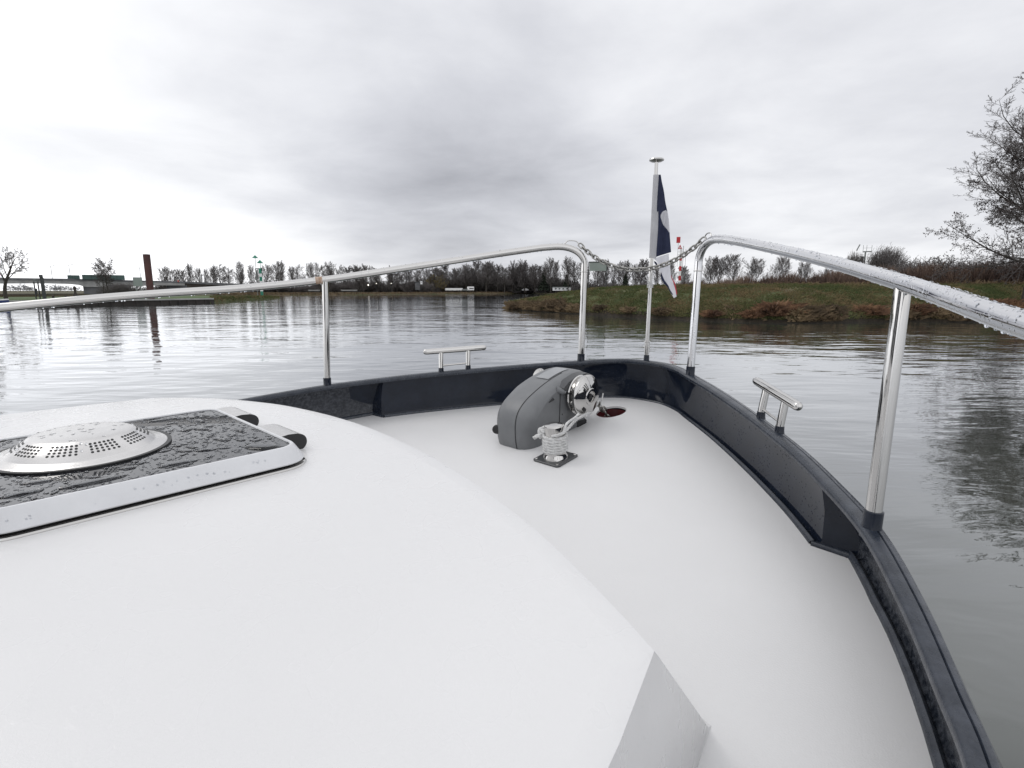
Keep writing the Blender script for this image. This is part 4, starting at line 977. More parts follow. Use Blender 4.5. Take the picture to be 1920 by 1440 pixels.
for px, yt in [(313,503),(326,500),(341,499),(352,504),(366,498),(381,497),(393,503),(404,498),(421,490),(433,499),(447,496),(459,503),(470,494)]:
    far_tree(px, yt-2, tr.uniform(345,400), tr.choice(POP+RND[:1]), LB, 'bare trees left of the green beacon', wide=.95)
LB = 'bare tree in the gappy row between the green beacon and left rail post'
for px, yt in [(482,497),(507,491),(516,496),(531,492),(545,503),(560,497),(583,495),(600,499)]:
    far_tree(px, yt-2, tr.uniform(350,420), tr.choice(POP+RND), LB, 'bare trees right of the green beacon')
LB = 'tall bare tree in the dense wood between left rail post and bow post'
for px in list(range(616,800,11)): far_tree(px+tr.uniform(-4,4), lerp_list(px,[610,680,700,800],[495,490,498,500])+tr.uniform(-3,7), tr.uniform(380,470), tr.choice(POP+RND+DEN), LB, 'bare trees of the far shore wood')
for px, yt in [(806,499),(820,497),(832,493),(846,498),(858,496),(872,492),(884,497),(897,490),(909,493),(921,489),(932,487),(944,492),(955,496),(968,488),(984,481),(996,490),(1009,497)]:
    far_tree(px+tr.uniform(-5,5), yt+tr.uniform(3,12), tr.uniform(455,470), tr.choice(RND+DEN), LB, 'bare trees of the far shore wood', wide=1.2)
    far_tree(px, yt, tr.uniform(470,520), tr.choice(DEN+POP[:2]), LB, 'bare trees of the far shore wood', wide=1.1)
PAL = [tree_proto(170+i, 17, .3, cfg_tree(n=(1,16,9,7,4), ang=(56,42,42,44), len=(.6,.45,.45,.5), up=(.03,.10,.08,.04), start=(.08,.2,.15,.1), rmin=.06), 'pale', tw='twigs_haze_tint') for i in range(2)]
LB = 'bare poplar in the far row crossing behind the sagging bow chain'
for px, yt in [(1024,496),(1036,486),(1049,482),(1068,481),(1080,479),(1098,484),(1114,484),(1129,483),(1144,489),(1158,487),(1175,487),(1187,489),(1202,488),(1228,495),(1246,493),(1262,494),(1285,492)]:
    far_tree(px, yt, tr.uniform(430,500), tr.choice(POP+DEN[:1]), LB, 'poplars behind the bow chain')
for px, yt, lab in [(1330,480,'first lone bare tree right of the bow post, merging with its neighbour'),(1346,479,'second lone bare tree right of the bow post, merging with the first'),(1373,476,'rounded lone bare tree, third right of the bow post'),(1416,482,'slender lone bare tree, fourth right of the bow post'),(1459,481,'slender lone bare tree, fifth right of the bow post'),(1504,489,'lone bare tree half hidden by the right rail, sixth right of the bow post'),(1550,502,'small bare tree hidden low behind the right rail')]:
    far_tree(px, yt, 330, SPA[int(px)%2], lab, 'lone bare trees on the right', Hp=17, wide=1.25)
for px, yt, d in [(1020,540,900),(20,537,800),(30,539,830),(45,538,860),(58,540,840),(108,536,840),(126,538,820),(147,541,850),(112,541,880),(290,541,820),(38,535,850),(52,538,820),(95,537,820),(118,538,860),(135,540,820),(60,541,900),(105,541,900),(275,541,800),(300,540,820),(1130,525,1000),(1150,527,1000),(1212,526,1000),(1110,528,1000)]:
    far_tree(px, yt-3, d, tr.choice(PAL), 'distant bare tree in haze-pale colour on the horizon seen through a gap', 'distant pale trees', wide=1.6, base=1.)
# conifers, yellow tree, undergrowth
def cone_tree(seed, H, r):
    rr = np.random.default_rng(seed); n = 2600; h = rr.random(n)**.8; a = rr.uniform(0,6.28,n); q = r*(1-h)*(.35+.65*rr.random(n)**.5)*(1+.25*np.sin(h*40)); P = np.stack([q*np.cos(a), q*np.sin(a), .08*H+h*H*.92],1)
    t_ = [((0,0,-.3),(0,0,H*.5),.22,.12,7),((0,0,H*.5),(0,0,H),.12,.03,7)]; P2 = leaf_quads(P, .55, rr)
    return seg_mesh(t_, ['bark'], 'trunk'), fast_mesh('crown', P2.reshape(-1,3), np.arange(n*4).reshape(-1,4), ['needles'])
CON = cone_tree(5, 16, 4.2)
for px, yt, d, lab in [(975,517,470,'dark green conifer at the right end of the far wood, left of the tallest conifer'),(1020,507,455,'tallest dark conifer left of the left bow post'),(1062,515,450,'dark conifer just left of the left bow post'),(1172,514,430,'dark conifer below the middle of the bow chain')]:
    put_tree(CON, G(px,d,LZ), lab, 'conifers on the far shore', (HT(px,yt,d)-LZ)/16., tr.uniform(0,6), 1.05, 'conifer', 'conifer tree')
def bush_proto(seed, H, r, tw='twigs', n=220, leaf=None, leafn=0, leafs=.2, rmin=.02, lo=.7):
    t_ = Tree(seed); R = t_.r; c = dict(seg=(4,4,4,3,2), wob=(.1,.12,.14,.16,.2), up=(.05,.08,.06,.04,.02), n=(1,1,1,6,3), start=(.2,.2,.2,.15,.1), ang=(40,40,38,40,40), len=(.4,.4,.4,.42,.5), rad=(.5,.5,.5,.6,.6), rmin=rmin, shape=lambda f: 1.)
    for k in range(n):
        a = R.uniform(0,6.28); q = math.sqrt(R.random()); b = Vector((q*r*.35*math.cos(a), q*r*.35*math.sin(a), -.2)); d_ = Vector((math.cos(a)*q*r*.85, math.sin(a)*q*r*.85, H*(1-.35*q*q)))
        t_.branch(b, d_, d_.length*R.uniform(lo,1.05), rmin*2, 2, c)
    lv = None
    if leaf: rr = np.random.default_rng(seed); T_ = np.array([tuple(p) for p in t_.tips]); P = T_[rr.integers(0,len(T_),leafn)]+rr.normal(0,leafs,(leafn,3)); lv = leaf_quads(P, leafs, rr)
    return seg_mesh(t_.twig, [tw], 'bush', leaves=lv, leafmat=leaf)
def put_bush(me, loc, label, group, s=1., wide=1., name='bush', rz=0.):
    o = bpy.data.objects.new(name, me); COL.objects.link(o); o.location = loc; o.scale = (s*wide,s*wide,s); o.rotation_euler[2] = rz; return tag(o, label, 'bush', group)
YEL = bush_proto(9, 9, 5, 'twigs', 120, 'yellow_leaves', 2600, .28, .04)
put_bush(YEL, G(818,455,LZ), 'yellowish autumn tree standing in front of the dark far wood', None, (HT(818,517,455)-LZ)/top_of(YEL), 1., 'autumn_tree')
UND = [bush_proto(30+i, 6, 4.5, 'twigs', 110, None, 0, .2, .05) for i in range(3)]
def under(px0, px1, step, d, yt, lab, grp):
    px = px0
    while px < px1:
        dd = d+tr.uniform(-10,10); put_bush(tr.choice(UND), G(px, dd, LZ-.3), lab, grp, max(.3,(HT(px,yt+tr.uniform(-4,4),dd)-LZ)/6), tr.uniform(1.1,1.6), 'bush', tr.uniform(0,6)); px += step*tr.uniform(.7,1.3)
under(305,610,15,395,532,'low dark bush under the bare trees left of the left rail post','undergrowth left of the rail post')
under(615,800,12,428,527,'low dark bush at the foot of the far wood','undergrowth of the far wood')
under(800,1075,10,482,522,'low dark bush at the foot of the far wood','undergrowth of the far wood')
under(1085,1300,16,440,531,'low bush under the poplars behind the bow chain','undergrowth under the poplars')
put_bush(UND[0], G(1024,490,1.3), 'dark brown bush at the water end of the far wood, beside the white cabin', None, (HT(1024,534,490)-1.3)/6, 1.9, 'bush', 2.)
# reddish hedge on the top of the bank and grey shrubs behind it
def hedge(r):
    px = r.uniform(1225,2300); d = lerp_list(px,[1225,1400,1700,2300],[96,84,80,92])+10*r.random(); q = G(px, d); return (q.x, q.y, 2.9)
rH = np.random.default_rng(8); nH = 30000
P = np.array([hedge(rH) for _ in range(nH)]); pxH = 960+F*P[:,0]/P[:,1]
Hh = np.interp(pxH, [1225,1300,1400,1500,1600,1700,1800,2000,2300],[.5,1.0,1.3,1.5,1.7,1.9,2.0,2.1,2.2])*(.50+.85*rH.random(nH))*(1.12+.30*np.sin(pxH*.11)*np.sin(pxH*.037))
a = rH.uniform(0,6.28,nH); wd = np.stack([np.cos(a),np.sin(a),0*a],1)*(.012+.016*rH.random(nH))[:,None]; ln = rH.normal(0,.16,(nH,2))
V = np.zeros((nH,4,3)); V[:,0]=P-wd; V[:,1]=P+wd; V[:,2]=P+wd*.6+np.stack([ln[:,0]*Hh*.5,ln[:,1]*Hh*.5,Hh*.6],1); V[:,3]=P+np.stack([ln[:,0]*Hh,ln[:,1]*Hh,Hh],1)
stuff('hedge', V.reshape(-1,3), np.arange(nH*4).reshape(-1,4), ['hedge_twigs'], 'long reddish brown hedge of bare twigs along the top of the bank', 'hedge')
nT = 5000; 
def tawny(r):
    px = r.uniform(1300,2200); d = lerp_list(px,[1225,1400,1700,2300],[92,80,76,86])+4*r.random(); q = G(px, d); return (q.x, q.y, 3.0)
V1,F1 = blades(nT, tawny, (.3,.8), (.012,.03), None, 'g', .4, .4, 31); stuff('tawny_grass', V1, F1, ['dry_reed'], 'tawny dead grass along the foot of the reddish hedge', 'grass')
WIL = bush_proto(51, 7, 4.2, 'twigs', 420, None, 0, .2, .018, .9); SHR = [bush_proto(55+i, 5, 4, 'twigs', 130, None, 0, .2, .022) for i in range(2)]
put_bush(WIL, G(1655,118,3.), 'big rounded bare willow bush rising above the right rail', None, (HT(1655,464,118)-3)/top_of(WIL), .66, 'willow_bush')
put_bush(WIL, G(1597,150,3.), 'smaller rounded bare willow bush beside the lattice mast', None, (HT(1597,474,150)-3)/top_of(WIL), .42, 'willow_bush', 1.)
for px, yt, d, lab in [(1716,487,112,'grey shrub just right of the big rounded willow'),(1748,483,118,'grey shrub left of the thin distant mast'),(1690,495,104,'low grey shrub at the foot of the big willow'),(1820,495,110,'grey shrub left of the leafy tree'),(1850,489,116,'dark grey shrub beneath the leafy tree'),(1895,487,112,'grey shrub at the right edge beneath the leafy tree')]:
    put_bush(SHR[px%2], G(px,d,3.), lab, 'grey shrubs behind the hedge', (HT(px,yt,d)-3)/top_of(SHR[px%2]), 1.25, 'shrub', px*.1)
# the two trees at the right edge
ALD = tree_proto(203, 15, .34, cfg_tree(n=(1,32,13,9,5), ang=(76,46,44,42), len=(.80,.40,.42,.45), up=(.02,.035,.03,.02), wob=(.05,.13,.16,.2,.2), start=(.16,.25,.15,.1), rmin=.014, shape=lambda f: 1.0-.55*f), 'alder', leaf='dead_leaves', leafn=30000, leafs=.075)
put_tree(ALD, bank_point(2006, 6.5), 'wide leafy tree with dark withered leaves overhanging the bank at right', None, 1., 1.9, 1., 'leafy_tree')
TALL = tree_proto(211, 26, .36, cfg_tree(n=(1,38,13,10,6), ang=(58,36,38,40), len=(.42,.38,.42,.45), up=(.02,.11,.10,.06), start=(.2,.2,.15,.1), rmin=.013, shape=lambda f: .85+.6*f-1.05*f*f), 'tall')
put_tree(TALL, bank_point(1957, 12), 'tall slender bare tree behind the leafy one at the right edge', None, HT(1957,45,62)/top_of(TALL[1]), .4, 1.5, 'bare_tree')
# left edge: bare trees and the alder on the quay
OLD = tree_proto(223, 11, .42, cfg_tree(n=(1,11,10,9,6), ang=(50,48,46,44), len=(.62,.42,.42,.45), up=(.01,.10,.05,.03), wob=(.07,.16,.18,.2), start=(.34,.25,.2,.1), rmin=.017, shape=lambda f: 1.1-.5*f), 'old')
put_tree(OLD, G(10,127,1.08), 'old bare tree with a thick trunk on the grass at the left edge', None, (HT(10,463,127)-1)/top_of(OLD[1]), 2.2, 1.0, 'bare_tree')
BIG = tree_proto(229, 16, .5, cfg_tree(n=(1,16,10,9,6), ang=(58,48,46,44), len=(.66,.42,.42,.45), up=(.01,.06,.04,.02), start=(.3,.3,.2,.1), rmin=.016, shape=lambda f: 1.05-.4*f), 'big')
put_tree(BIG, G(-62,124,1.08), 'taller bare tree whose branch tips reach in at the left edge', None, (HT(-60,392,124)-1)/top_of(BIG[1]), .7, 1.0, 'bare_tree')
ALQ = tree_proto(233, 9.5, .17, cfg_tree(n=(1,15,10,8,5), ang=(50,44,44,44), len=(.52,.42,.42,.45), up=(.02,.08,.05,.03), start=(.34,.25,.15,.1), rmin=.016, shape=lambda f: 1.05-.5*f), 'alder', leaf='dead_leaves', leafn=1500, leafs=.09)
put_tree(ALQ, G(204,140,1.08), 'bushy alder on the quay in front of the dark green panel', None, (HT(204,485,140)-1)/top_of(ALQ[1]), .3, 1.0, 'alder_tree')
put_tree(ALQ, G(193,142,1.08), 'slimmer alder stem left of and joined with the bushy one', None, (HT(193,494,142)-1)/top_of(ALQ[1]), 2.6, .9, 'alder_tree')
for px, yt, d, lab in [(216,531,150,'tangled grey bush below the alder'),(236,530,152,'tangled grey bush left of the pale green sign back'),(262,538,155,'low grey bush under the pale green sign back')]:
    put_bush(SHR[px%2], G(px,d,1.), lab, 'bushes on the quay', (HT(px,yt,d)-1)/top_of(SHR[px%2]), 1.3, 'bush', px)

# ================================================================== THINGS ALONG THE RIVER
def face_mtx(p): # upright frame whose x runs to the right across the line of sight
    a = math.atan2(p.x, p.y); return Matrix.Translation(p) @ Matrix.Rotation(-a, 4, 'Z')
def ebox(mb, px0, px1, py0, py1, d, th, mi=0, z0=None, bev=0.):
    """a box of real thickness filling this outline at range d"""
    c = G((px0+px1)/2, d); M_ = face_mtx(c); k = d/math.cos(math.atan2(c.x,c.y)); w = abs((G(px1,d)-G(px0,d)).length)
    zt = HT((px0+px1)/2, py0, d); zb = HT((px0+px1)/2, py1, d) if z0 is None else z0
    mb.box((-w/2,0,zb),(w/2,th,zt), mi, bev, M_); return M_
def pole(mb, px, py0, z0, d, r, mi=0, sides=10):
    p = G(px, d); mb.tube([(p.x,p.y,z0),(p.x,p.y,HT(px,py0,d))], r, sides, mi=mi)
# bridge
br = empty('road_bridge', G(100,310,0), 'long grey concrete road bridge on the left skyline', 'bridge')
def child(mb, name, mats, par, smooth=35, label=None):
    o = mb.obj(name, mats, None, smooth, label); o.parent = par; o.matrix_parent_inverse = Matrix.Translation(-par.location); return o
def brow(px, d, ytop, ybot): return Vector(G(px,d)), HT(px,ytop,d), HT(px,ybot,d)
def slab(mb, pts, th):
    rows = []
    for p, zt, zb in pts:
        n_ = Vector((p.x,p.y,0)).normalized(); rows.append([Vector((p.x,p.y,zb)), Vector((p.x,p.y,zt)), Vector((p.x,p.y,zt))+n_*th, Vector((p.x,p.y,zb))+n_*th])
    mb.grid(rows, close_u=True); mb.fan(rows[0]); mb.fan(rows[-1][::-1])
mb = MB(); slab(mb, [brow(-500,300,518,529.5),brow(0,300,524.2,531.5),brow(85,304,525,531),brow(130,306,525.5,532),brow(150,307,525.8,534),brow(162,308,526,538),brow(185,308,526.4,538),brow(255,312,527.6,536),brow(290,314,529.4,535),brow(348,320,531,535.2)], 12); child(mb, 'deck', 'concrete', br)
mb = MB(); slab(mb, [brow(-500,299.6,514,519.2),brow(0,299.6,520.8,524.3),brow(130,305.6,522.4,525.6),brow(255,311.6,525.6,528.4),brow(348,319.6,527.8,531.2),brow(480,340,533,538)], .4); child(mb, 'parapet', 'concrete_dark', br)
mb = MB(); ebox(mb, 158, 248, 534, 553, 309, 10, z0=-1); child(mb, 'pier', 'concrete_dark', br)
mb = MB(); ebox(mb, 314, 352, 534, 553, 321, 10, z0=-1); child(mb, 'abutment', 'concrete_dark', br)
mb = MB(); slab(mb, [brow(348,321,530.5,553),brow(480,341,537,553)], 10); child(mb, 'embankment', 'bark', br)
mb = MB(); slab(mb, [brow(-500,309,530,556),brow(-330,309,530,556)], 8); child(mb, 'pier', 'concrete_dark', br)
for px, yt, lab in [(102,498,'slim lamp post on the bridge, leftmost of three'),(136,496,'slim lamp post on the bridge, middle of three'),(267,501,'slim lamp post on the bridge left of the red pile')]:
    mb = MB(); d = 307; pole(mb, px, yt, HT(px,524,d), d, .11); p = W(px,yt,d); o = mb.obj('street_lamp', 'grey_metal', None, 40); tag(o, lab, 'lamp post', 'lamp posts on the bridge')
    mb = MB(); mb.box((p.x-.8,p.y-.15,p.z-.1),(p.x+.15,p.y+.15,p.z+.1)); h_ = mb.obj('lamp_head', 'grey_metal', o, 0)
for x0,x1,y0,y1,lab in [(130.5,153.5,516,523.5,'short dark green panel standing on the bridge'),(158.5,238,515.5,524.5,'long dark green panel standing on the bridge behind the alder')]:
    mb = MB(); ebox(mb, x0, x1, y0, y1, 306, 2.4, bev=.1); 
    for q in range(1,5): ebox(mb, x0+(x1-x0)*q/5-.15, x0+(x1-x0)*q/5+.15, y0+.5, y1-.2, 305.9, .1, 1)
    o = mb.obj('noise_screen', ['dark_green_panel','dark_metal'], None, 0); tag(o, lab, 'panel', 'green panels on the bridge')
mb = MB(); ebox(mb, 335, 338, 525.3, 529, 318, 2, bev=.1); o = mb.obj('distant_car', 'red_tail', None, 0); tag(o, 'tiny red vehicle on the right end of the bridge', 'vehicle')
# pile, signs and posts on the quay
p = G(281.5,125.2); pt_ = W(274.5,477.5,125.2)
mb = MB(); b0 = Vector((p.x+.1,p.y,-1.2)); dirp = (pt_-b0); mb.tube([b0, b0+dirp*.5, pt_], .60, 24)
o = mb.obj('mooring_pile', 'rusty_red_steel', None, 50); tag(o, 'tall leaning dark red steel mooring pile at the quay edge', 'pile')
mb = MB(); mb.lathe([(.62,-.1),(.62,.05),(.3,.09)], pt_, dirp.normalized(), 24); mb.obj('pile_cap', 'rusty_red_steel', o, 40)
e = empty('signal_post', G(82,128,1.06), 'thick dark post with a wide square head on the quay', 'signal post')
mb = MB(); ebox(mb, 78.3,85.8,520,549,128,.9,z0=1.0,bev=.05); child(mb,'post','dark_metal',e); mb = MB(); ebox(mb, 77.2,84.8,515,520.5,127.9,1.0,bev=.08); child(mb,'head','dark_metal',e)
e = empty('signboard', G(70,129,1.06), 'grey twin legged signboard just left of the thick dark post', 'sign')
for px in (66.2,73.6): mb = MB(); pole(mb,px,528,1.0,129,.1); child(mb,'leg','dark_metal',e)
mb = MB(); ebox(mb, 64.5,77,522,527.5,129,.15); child(mb,'board','grey_metal',e); mb = MB(); ebox(mb,67.2,70.6,541,551,128.8,.3); child(mb,'box','dark_metal',e)
e = empty('marker_post', G(141,124,1.06), 'dark knobbed post with a broad collar on the quay grass', 'post')
mb = MB(); p = G(141,124); mb.lathe([(.16,1.0),(.18,1.35),(.34,1.55),(.40,1.75),(.30,1.95),(.20,2.15),(.17,2.5),(.22,2.9),(.24,3.15),(.15,3.35),(.05,3.40)], (p.x,p.y,0), (0,0,1), 14); child(mb,'shaft','dark_wood',e)
for px, lab in [(98.5,'short dark bollard post on the quay, leftmost'),(122.5,'short dark bollard post on the quay left of the knobbed post'),(149.5,'short dark bollard post just right of the knobbed post'),(168.5,'short wide bollard post on the quay near the alder')]:
    mb = MB(); p = G(px,121); mb.lathe([(.17,.98),(.17,1.62),(.21,1.64),(.21,1.76),(.1,1.80)], (p.x,p.y,0), (0,0,1), 14); o = mb.obj('quay_bollard','dark_wood',None,40); tag(o, lab, 'bollard', 'short posts along the quay')
e = empty('sign_back', G(260,138,1.06), 'pale green back of a large square sign beside the red pile', 'sign')
mb = MB(); ebox(mb, 252,269.3,520.4,537,138,.12); ebox(mb, 251.8,269.6,520,520.6,137.97,.2,1); child(mb,'panel',['green_grey_panel','dark_metal'],e,0)
for px in (256.5,265): mb = MB(); pole(mb,px,524,1.0,138.2,.1); child(mb,'leg','grey_metal',e)
mb = MB(); ebox(mb, 287,290.5,528,534,314,.3); o = mb.obj('traffic_sign','beacon_green',None,0); tag(o,'tiny turquoise sign just right of the red pile','sign')
# moored boat at the left edge
e = empty('moored_boat', G(-47,116,0), 'moored boat with dark blue hull and white cabin at the left edge', 'boat'); M_ = face_mtx(G(-47,116,0))
def hullrow(x, hw, z0, z1): return [M_ @ Vector((x,hw,z1)), M_ @ Vector((x,hw*.85,z0)), M_ @ Vector((x,0,z0-.15)), M_ @ Vector((x,-hw*.85,z0)), M_ @ Vector((x,-hw,z1))]
mb = MB(); hrow = [hullrow(-7,1.3,0,.9),hullrow(-3,1.5,-.1,.95),hullrow(0,1.45,-.1,1.02),hullrow(2.2,1.0,-.05,1.1),hullrow(3.4,.35,.2,1.18),hullrow(3.65,.03,.6,1.2)]
mb.grid(hrow); mb.fan(hrow[0]); child(mb,'hull','blue_hull',e)
mb = MB(); mb.grid([[r[0]+Vector((0,0,.16)), r[4]+Vector((0,0,.16))] for r in hrow]); 
for q in (0,4): mb.grid([[r[q]+Vector((0,0,.17)), r[q]+Vector((0,0,-.02))] for r in hrow])
child(mb,'deck','white_paint',e,0)
mb = MB(); rows = [[M_ @ Vector((x,y*w_,z)) for y in (-1,1)] for x,z,w_ in ((-5.5,1.0,1.0),(-5.5,2.9,.9),(.3,2.9,.85),(1.1,2.2,.8),(2.0,1.2,.7))]; mb.grid(rows); mb.fan([r[0] for r in rows]); mb.fan([r[1] for r in rows][::-1]); cb_ = child(mb,'cabin','white_paint',e,20)
mb = MB(); rows = [[M_ @ Vector((x,-w_-.012,z)) for x in (-4.6,x1)] for z,x1,w_ in ((2.65,.35,.893),(2.1,.95,.93))]; mb.grid(rows); child(mb,'window','dark_glass',e,0)
# green beacon
e = empty('green_beacon', G(492,192,.8), 'green and white banded beacon with two cone topmarks on the low point', 'beacon'); d = 192
def bands(px, rows, r, par, d, name='pole'):
    mb = MB(); p = G(px,d)
    for y0,y1,mi in rows: mb.lathe([(r,HT(px,y1,d)),(r,HT(px,y0,d))], (p.x,p.y,0), (0,0,1), 16, mi, cap0=False, cap1=(y0 == rows[0][0]))
    return mb
mb = bands(491,[(503,513,1),(513,519,0),(519,527,1),(527,530,0),(530,543,0),(543,546,0),(546,556,1)],.42,e,d); child(mb,'pole',['white_paint','beacon_green'],e,40)
mb = MB(); p = G(492,d); z=HT(492,495,d); mb.lathe([(1.0,HT(492,493.5,d)),(.05,HT(492,487.5,d))],(p.x,p.y,0),(0,0,1),16); pole(mb,492,494,HT(492,503,d),d,.08); child(mb,'topmark','beacon_green',e,40)
mb = MB(); p = G(483.5,d); mb.lathe([(.95,HT(483,484,d)),(.05,HT(483,478.5,d))],(p.x,p.y,0),(0,0,1),16); child(mb,'topmark','beacon_green',e,40)
mb = MB(); pole(mb,483.5,484,HT(483,505,d),d,.07); pole(mb,483,505,.8,d,.10); child(mb,'side_mast','grey_metal',e,40)
mb = MB(); ebox(mb,482,495,503,504,d,1.6); pole(mb,494,502,HT(494,508,d),d,.18); child(mb,'platform','dark_metal',e,0)
# red beacon
d = 118; e = empty('red_beacon', G(1272,d,2.2), 'red and white banded beacon with square and triangle topmarks behind the flag', 'beacon')
mb = bands(1273,[(466,480,0),(480,489,1),(489,499,0),(499,508,1),(508,517,0),(517,526,1),(526,545,0)],.25,e,d); child(mb,'pole',['white_paint','beacon_red'],e,40)
mb = MB(); ebox(mb,1263.4,1270.6,444.3,455.3,d,.5); child(mb,'topmark','beacon_red',e,0)
mb = MB(); p = W(1270.7,462.8,d); M2 = face_mtx(G(1270.7,d)); w = .42
tri = [Vector((-w,-.25,p.z-.42)),Vector((w,-.25,p.z-.42)),Vector((0,-.25,p.z+.42))]; A = [M2 @ q for q in tri]; B = [M2 @ (q+Vector((0,.12,0))) for q in tri]
mb.fan(A); mb.fan(B[::-1]); mb.grid([A,B], close_u=True)
t3 = [Vector((q.x*.45,-.256,p.z-.1+(q.z-p.z)*.45)) for q in tri]; mb.add([M2 @ q for q in t3],[(0,1,2)],1); child(mb,'warning_sign',['beacon_red','white_paint'],e,0)
mb = MB(); pole(mb,1267,455,HT(1267,500,d),d,.035); pole(mb,1277.2,461,HT(1277,528,d),d,.05); pole(mb,1281.8,467,HT(1282,528,d),d,.035)
for y in (472,477): ebox(mb,1267,1283,y,y+.5,d,.05)
child(mb,'side_mast','grey_metal',e,40)
# billboard seen from behind
d = 100; e = empty('billboard', G(1121,d,2.), 'grey green back of a billboard on two legs behind the bow chain', 'billboard')
mb = MB(); ebox(mb,1104,1135.5,492,508,d,.15); ebox(mb,1102.5,1137.2,490.3,492.2,d-.05,.3,1); child(mb,'panel',['green_grey_panel','dark_metal'],e,0)
for px in (1102.8,1135.8): mb = MB(); pole(mb,px,491,1.8,d+.1,.09); child(mb,'leg','dark_metal',e)
# lattice mast and thin mast
d = 190; e = empty('lattice_mast', G(1614,d,2.5), 'grey mast with a railed platform and radar bar above the right rail', 'mast')
mb = MB(); pole(mb,1614.5,472,2.4,d,.22); child(mb,'pole','grey_metal',e); mb = MB(); ebox(mb,1609,1626,471,472.5,d,1.6); child(mb,'platform','grey_metal',e,0)
mb = MB()
for px in (1609.6,1616,1625.4): pole(mb,px,460,HT(px,471.5,d),d,.05)
ebox(mb,1609.6,1625.4,465,465.4,d,.05); child(mb,'railing','grey_metal',e,0)
a_ = W(1606,470,d); b_ = W(1612.4,458.4,d); mb = MB(); mb.tube([a_,b_],.16,8); child(mb,'radar_bar','grey_metal',e)
mb = MB(); pole(mb,1609.3,481,2.4,d-.5,.42,0,14); child(mb,'tank','dark_metal',e)
mb = MB(); d = 320; pole(mb,1753,486,2.,d,.14); p = W(1753,484.5,d); mb.lathe([(.1,-.3),(.55,0),(.1,.5)],p,(0,0,1),10); o = mb.obj('antenna_mast','grey_metal',None,40); tag(o,'thin distant mast with a knob on top, right of the grey shrubs','mast')
# fence post at the right
pb = bank_point(1911, 3.2); mb = MB(); dd = math.hypot(pb.x,pb.y); zt = HT(1911,538,dd); mb.tube([(pb.x,pb.y,pb.z-.4),(pb.x+.02,pb.y,pb.z+1.2),(pb.x-.01,pb.y,zt)],[.12,.11,.10],10)
o = mb.obj('fence_post','dark_wood',None,40); tag(o,'weathered dark fence post on the bank at the right edge','fence post')
mb = MB(); q0 = Vector((pb.x,pb.y,pb.z+.9)); q1 = bank_point(1990,4.5)+Vector((0,0,1.0))
for k in range(3): mb.tube([q0+Vector((0,0,.4*k-.2)), q0.lerp(q1,.5)+Vector((0,0,.4*k-.32)), q1+Vector((0,0,.4*k-.2))], .008, 5)
mb.obj('wire','dark_metal',o,0)
# vehicles, huts, lamps and a sign on the far shore
e = empty('white_lorry', G(862,442,LZ), 'white lorry with a long low trailer in front of the far wood', 'lorry'); d = 440
mb = MB(); ebox(mb,835,867.5,540.3,544.6,d,2.4,bev=.1); child(mb,'trailer','white_paint',e,0)
mb = MB(); ebox(mb,876,889,537.5,544.6,d,2.4,bev=.3); c_ = child(mb,'cab','white_paint',e,0); mb = MB(); ebox(mb,880,888,540,541.8,d-.05,.1); child(mb,'window','dark_glass',e,0)
mb = MB(); ebox(mb,866,877,542,544.6,d,2.2); child(mb,'drawbar','grey_metal',e,0)
for px in (840,848,862,879,886):
    mb = MB(); p = W(px,545.1,d-.05); mb.lathe([(.45,0),(.45,.4)], p, (0,1,0), 12); child(mb,'wheel','black_rubber',e,40)
e = empty('white_cabin', G(1053,448,LZ), 'long low white cabin with dark windows left of the left bow post', 'cabin'); d = 446
mb = MB(); ebox(mb,1036,1070.5,539,545,d,5); child(mb,'wall','white_paint',e,0); mb = MB(); ebox(mb,1035,1071.5,537.8,539.2,d-.3,5.6); child(mb,'roof','grey_metal',e,0)
for px in (1042,1049,1056,1063): mb = MB(); ebox(mb,px-1.6,px+1.6,540.3,542.7,d-.06,.1); child(mb,'window','dark_glass',e,0)
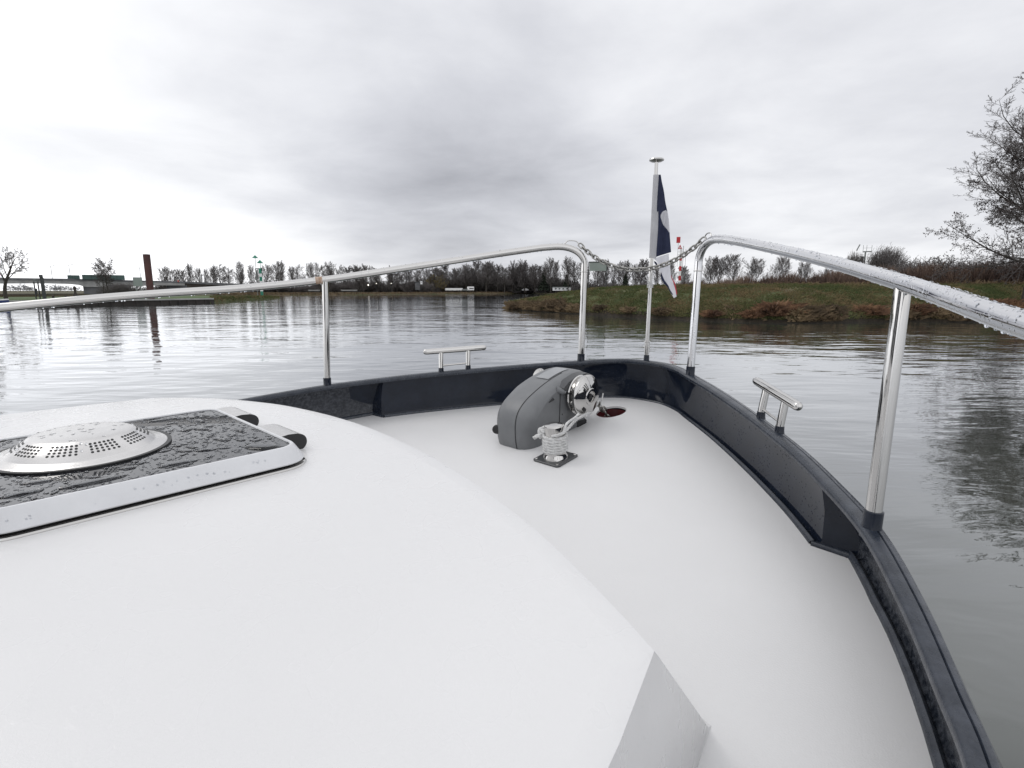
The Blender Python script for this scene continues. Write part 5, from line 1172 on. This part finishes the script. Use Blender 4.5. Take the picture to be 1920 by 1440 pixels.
for x0,x1,lab in [(978,991,'small white car on the far shore beside the conifers'),(1003,1009,'tiny white car right of the other white car')]:
    d = 466; mb = MB(); ebox(mb,x0,x1,542.3,544.6,d,1.7,bev=.2); ebox(mb,x0+(x1-x0)*.22,x1-(x1-x0)*.15,540.8,542.4,d+.1,1.5,1,bev=.2); o = mb.obj('parked_car',['white_paint','white_paint'],None,0); tag(o,lab,'car','cars on the far shore')
for px,py,lab in [(690.5,534.5,'lit lamp among the trunks, brightest of the far shore lights'),(705.5,531.5,'small lit lamp right of the brightest far shore light'),(733.5,531.5,'small warm lit lamp, rightmost of the far shore lights')]:
    d = 372; mb = MB(); pole(mb,px,py,LZ,d,.07); o = mb.obj('street_lamp','dark_metal',None,40); tag(o,lab,'lamp','lit lamps on the far shore'); p = W(px,py,d); s_ = .38 if px < 700 else .22
    mb = MB(); mb.lathe([(.1*s_,-s_),(s_,-.5*s_),(s_,.4*s_),(.2*s_,s_)],p,(0,0,1),12); mb.obj('lantern','lamp_glow',o,40)
mb = MB(); d = 405; pole(mb,790.5,533,1.2,d,.10); o = mb.obj('shore_sign','dark_metal',None,40); tag(o,'white square sign on a thin post before the far wood','sign'); mb = MB(); ebox(mb,788.6,792.6,527.3,533,d-.1,.12); ebox(mb,789.4,791.8,529.5,530.2,d-.13,.02,1); mb.obj('board',['white_paint','dark_metal'],o,0)
mb = MB(); ebox(mb,778.5,788,529.5,544,412,5,bev=.1); o = mb.obj('dark_shed','concrete_dark',None,0); tag(o,'small dark hut left of the white square sign','hut'); mb = MB(); ebox(mb,777.5,789,528.3,529.6,411.6,6); mb.obj('roof','dark_metal',o,0)
for x0,x1,lab in [(640,670,'low pale wall on the far shore right of the left rail post'),(578,600,'low pale wall on the far shore left of the left rail post')]:
    mb = MB(); ebox(mb,x0,x1,543.5,545.6,350,.5,bev=.05); ebox(mb,x0-.5,x1+.5,543.2,543.6,349.9,.7); o = mb.obj('low_wall','concrete',None,0); tag(o,lab,'wall','low walls on the far shore')
print('faces', sum(len(o.data.polygons) for o in bpy.data.objects if o.type == 'MESH'))
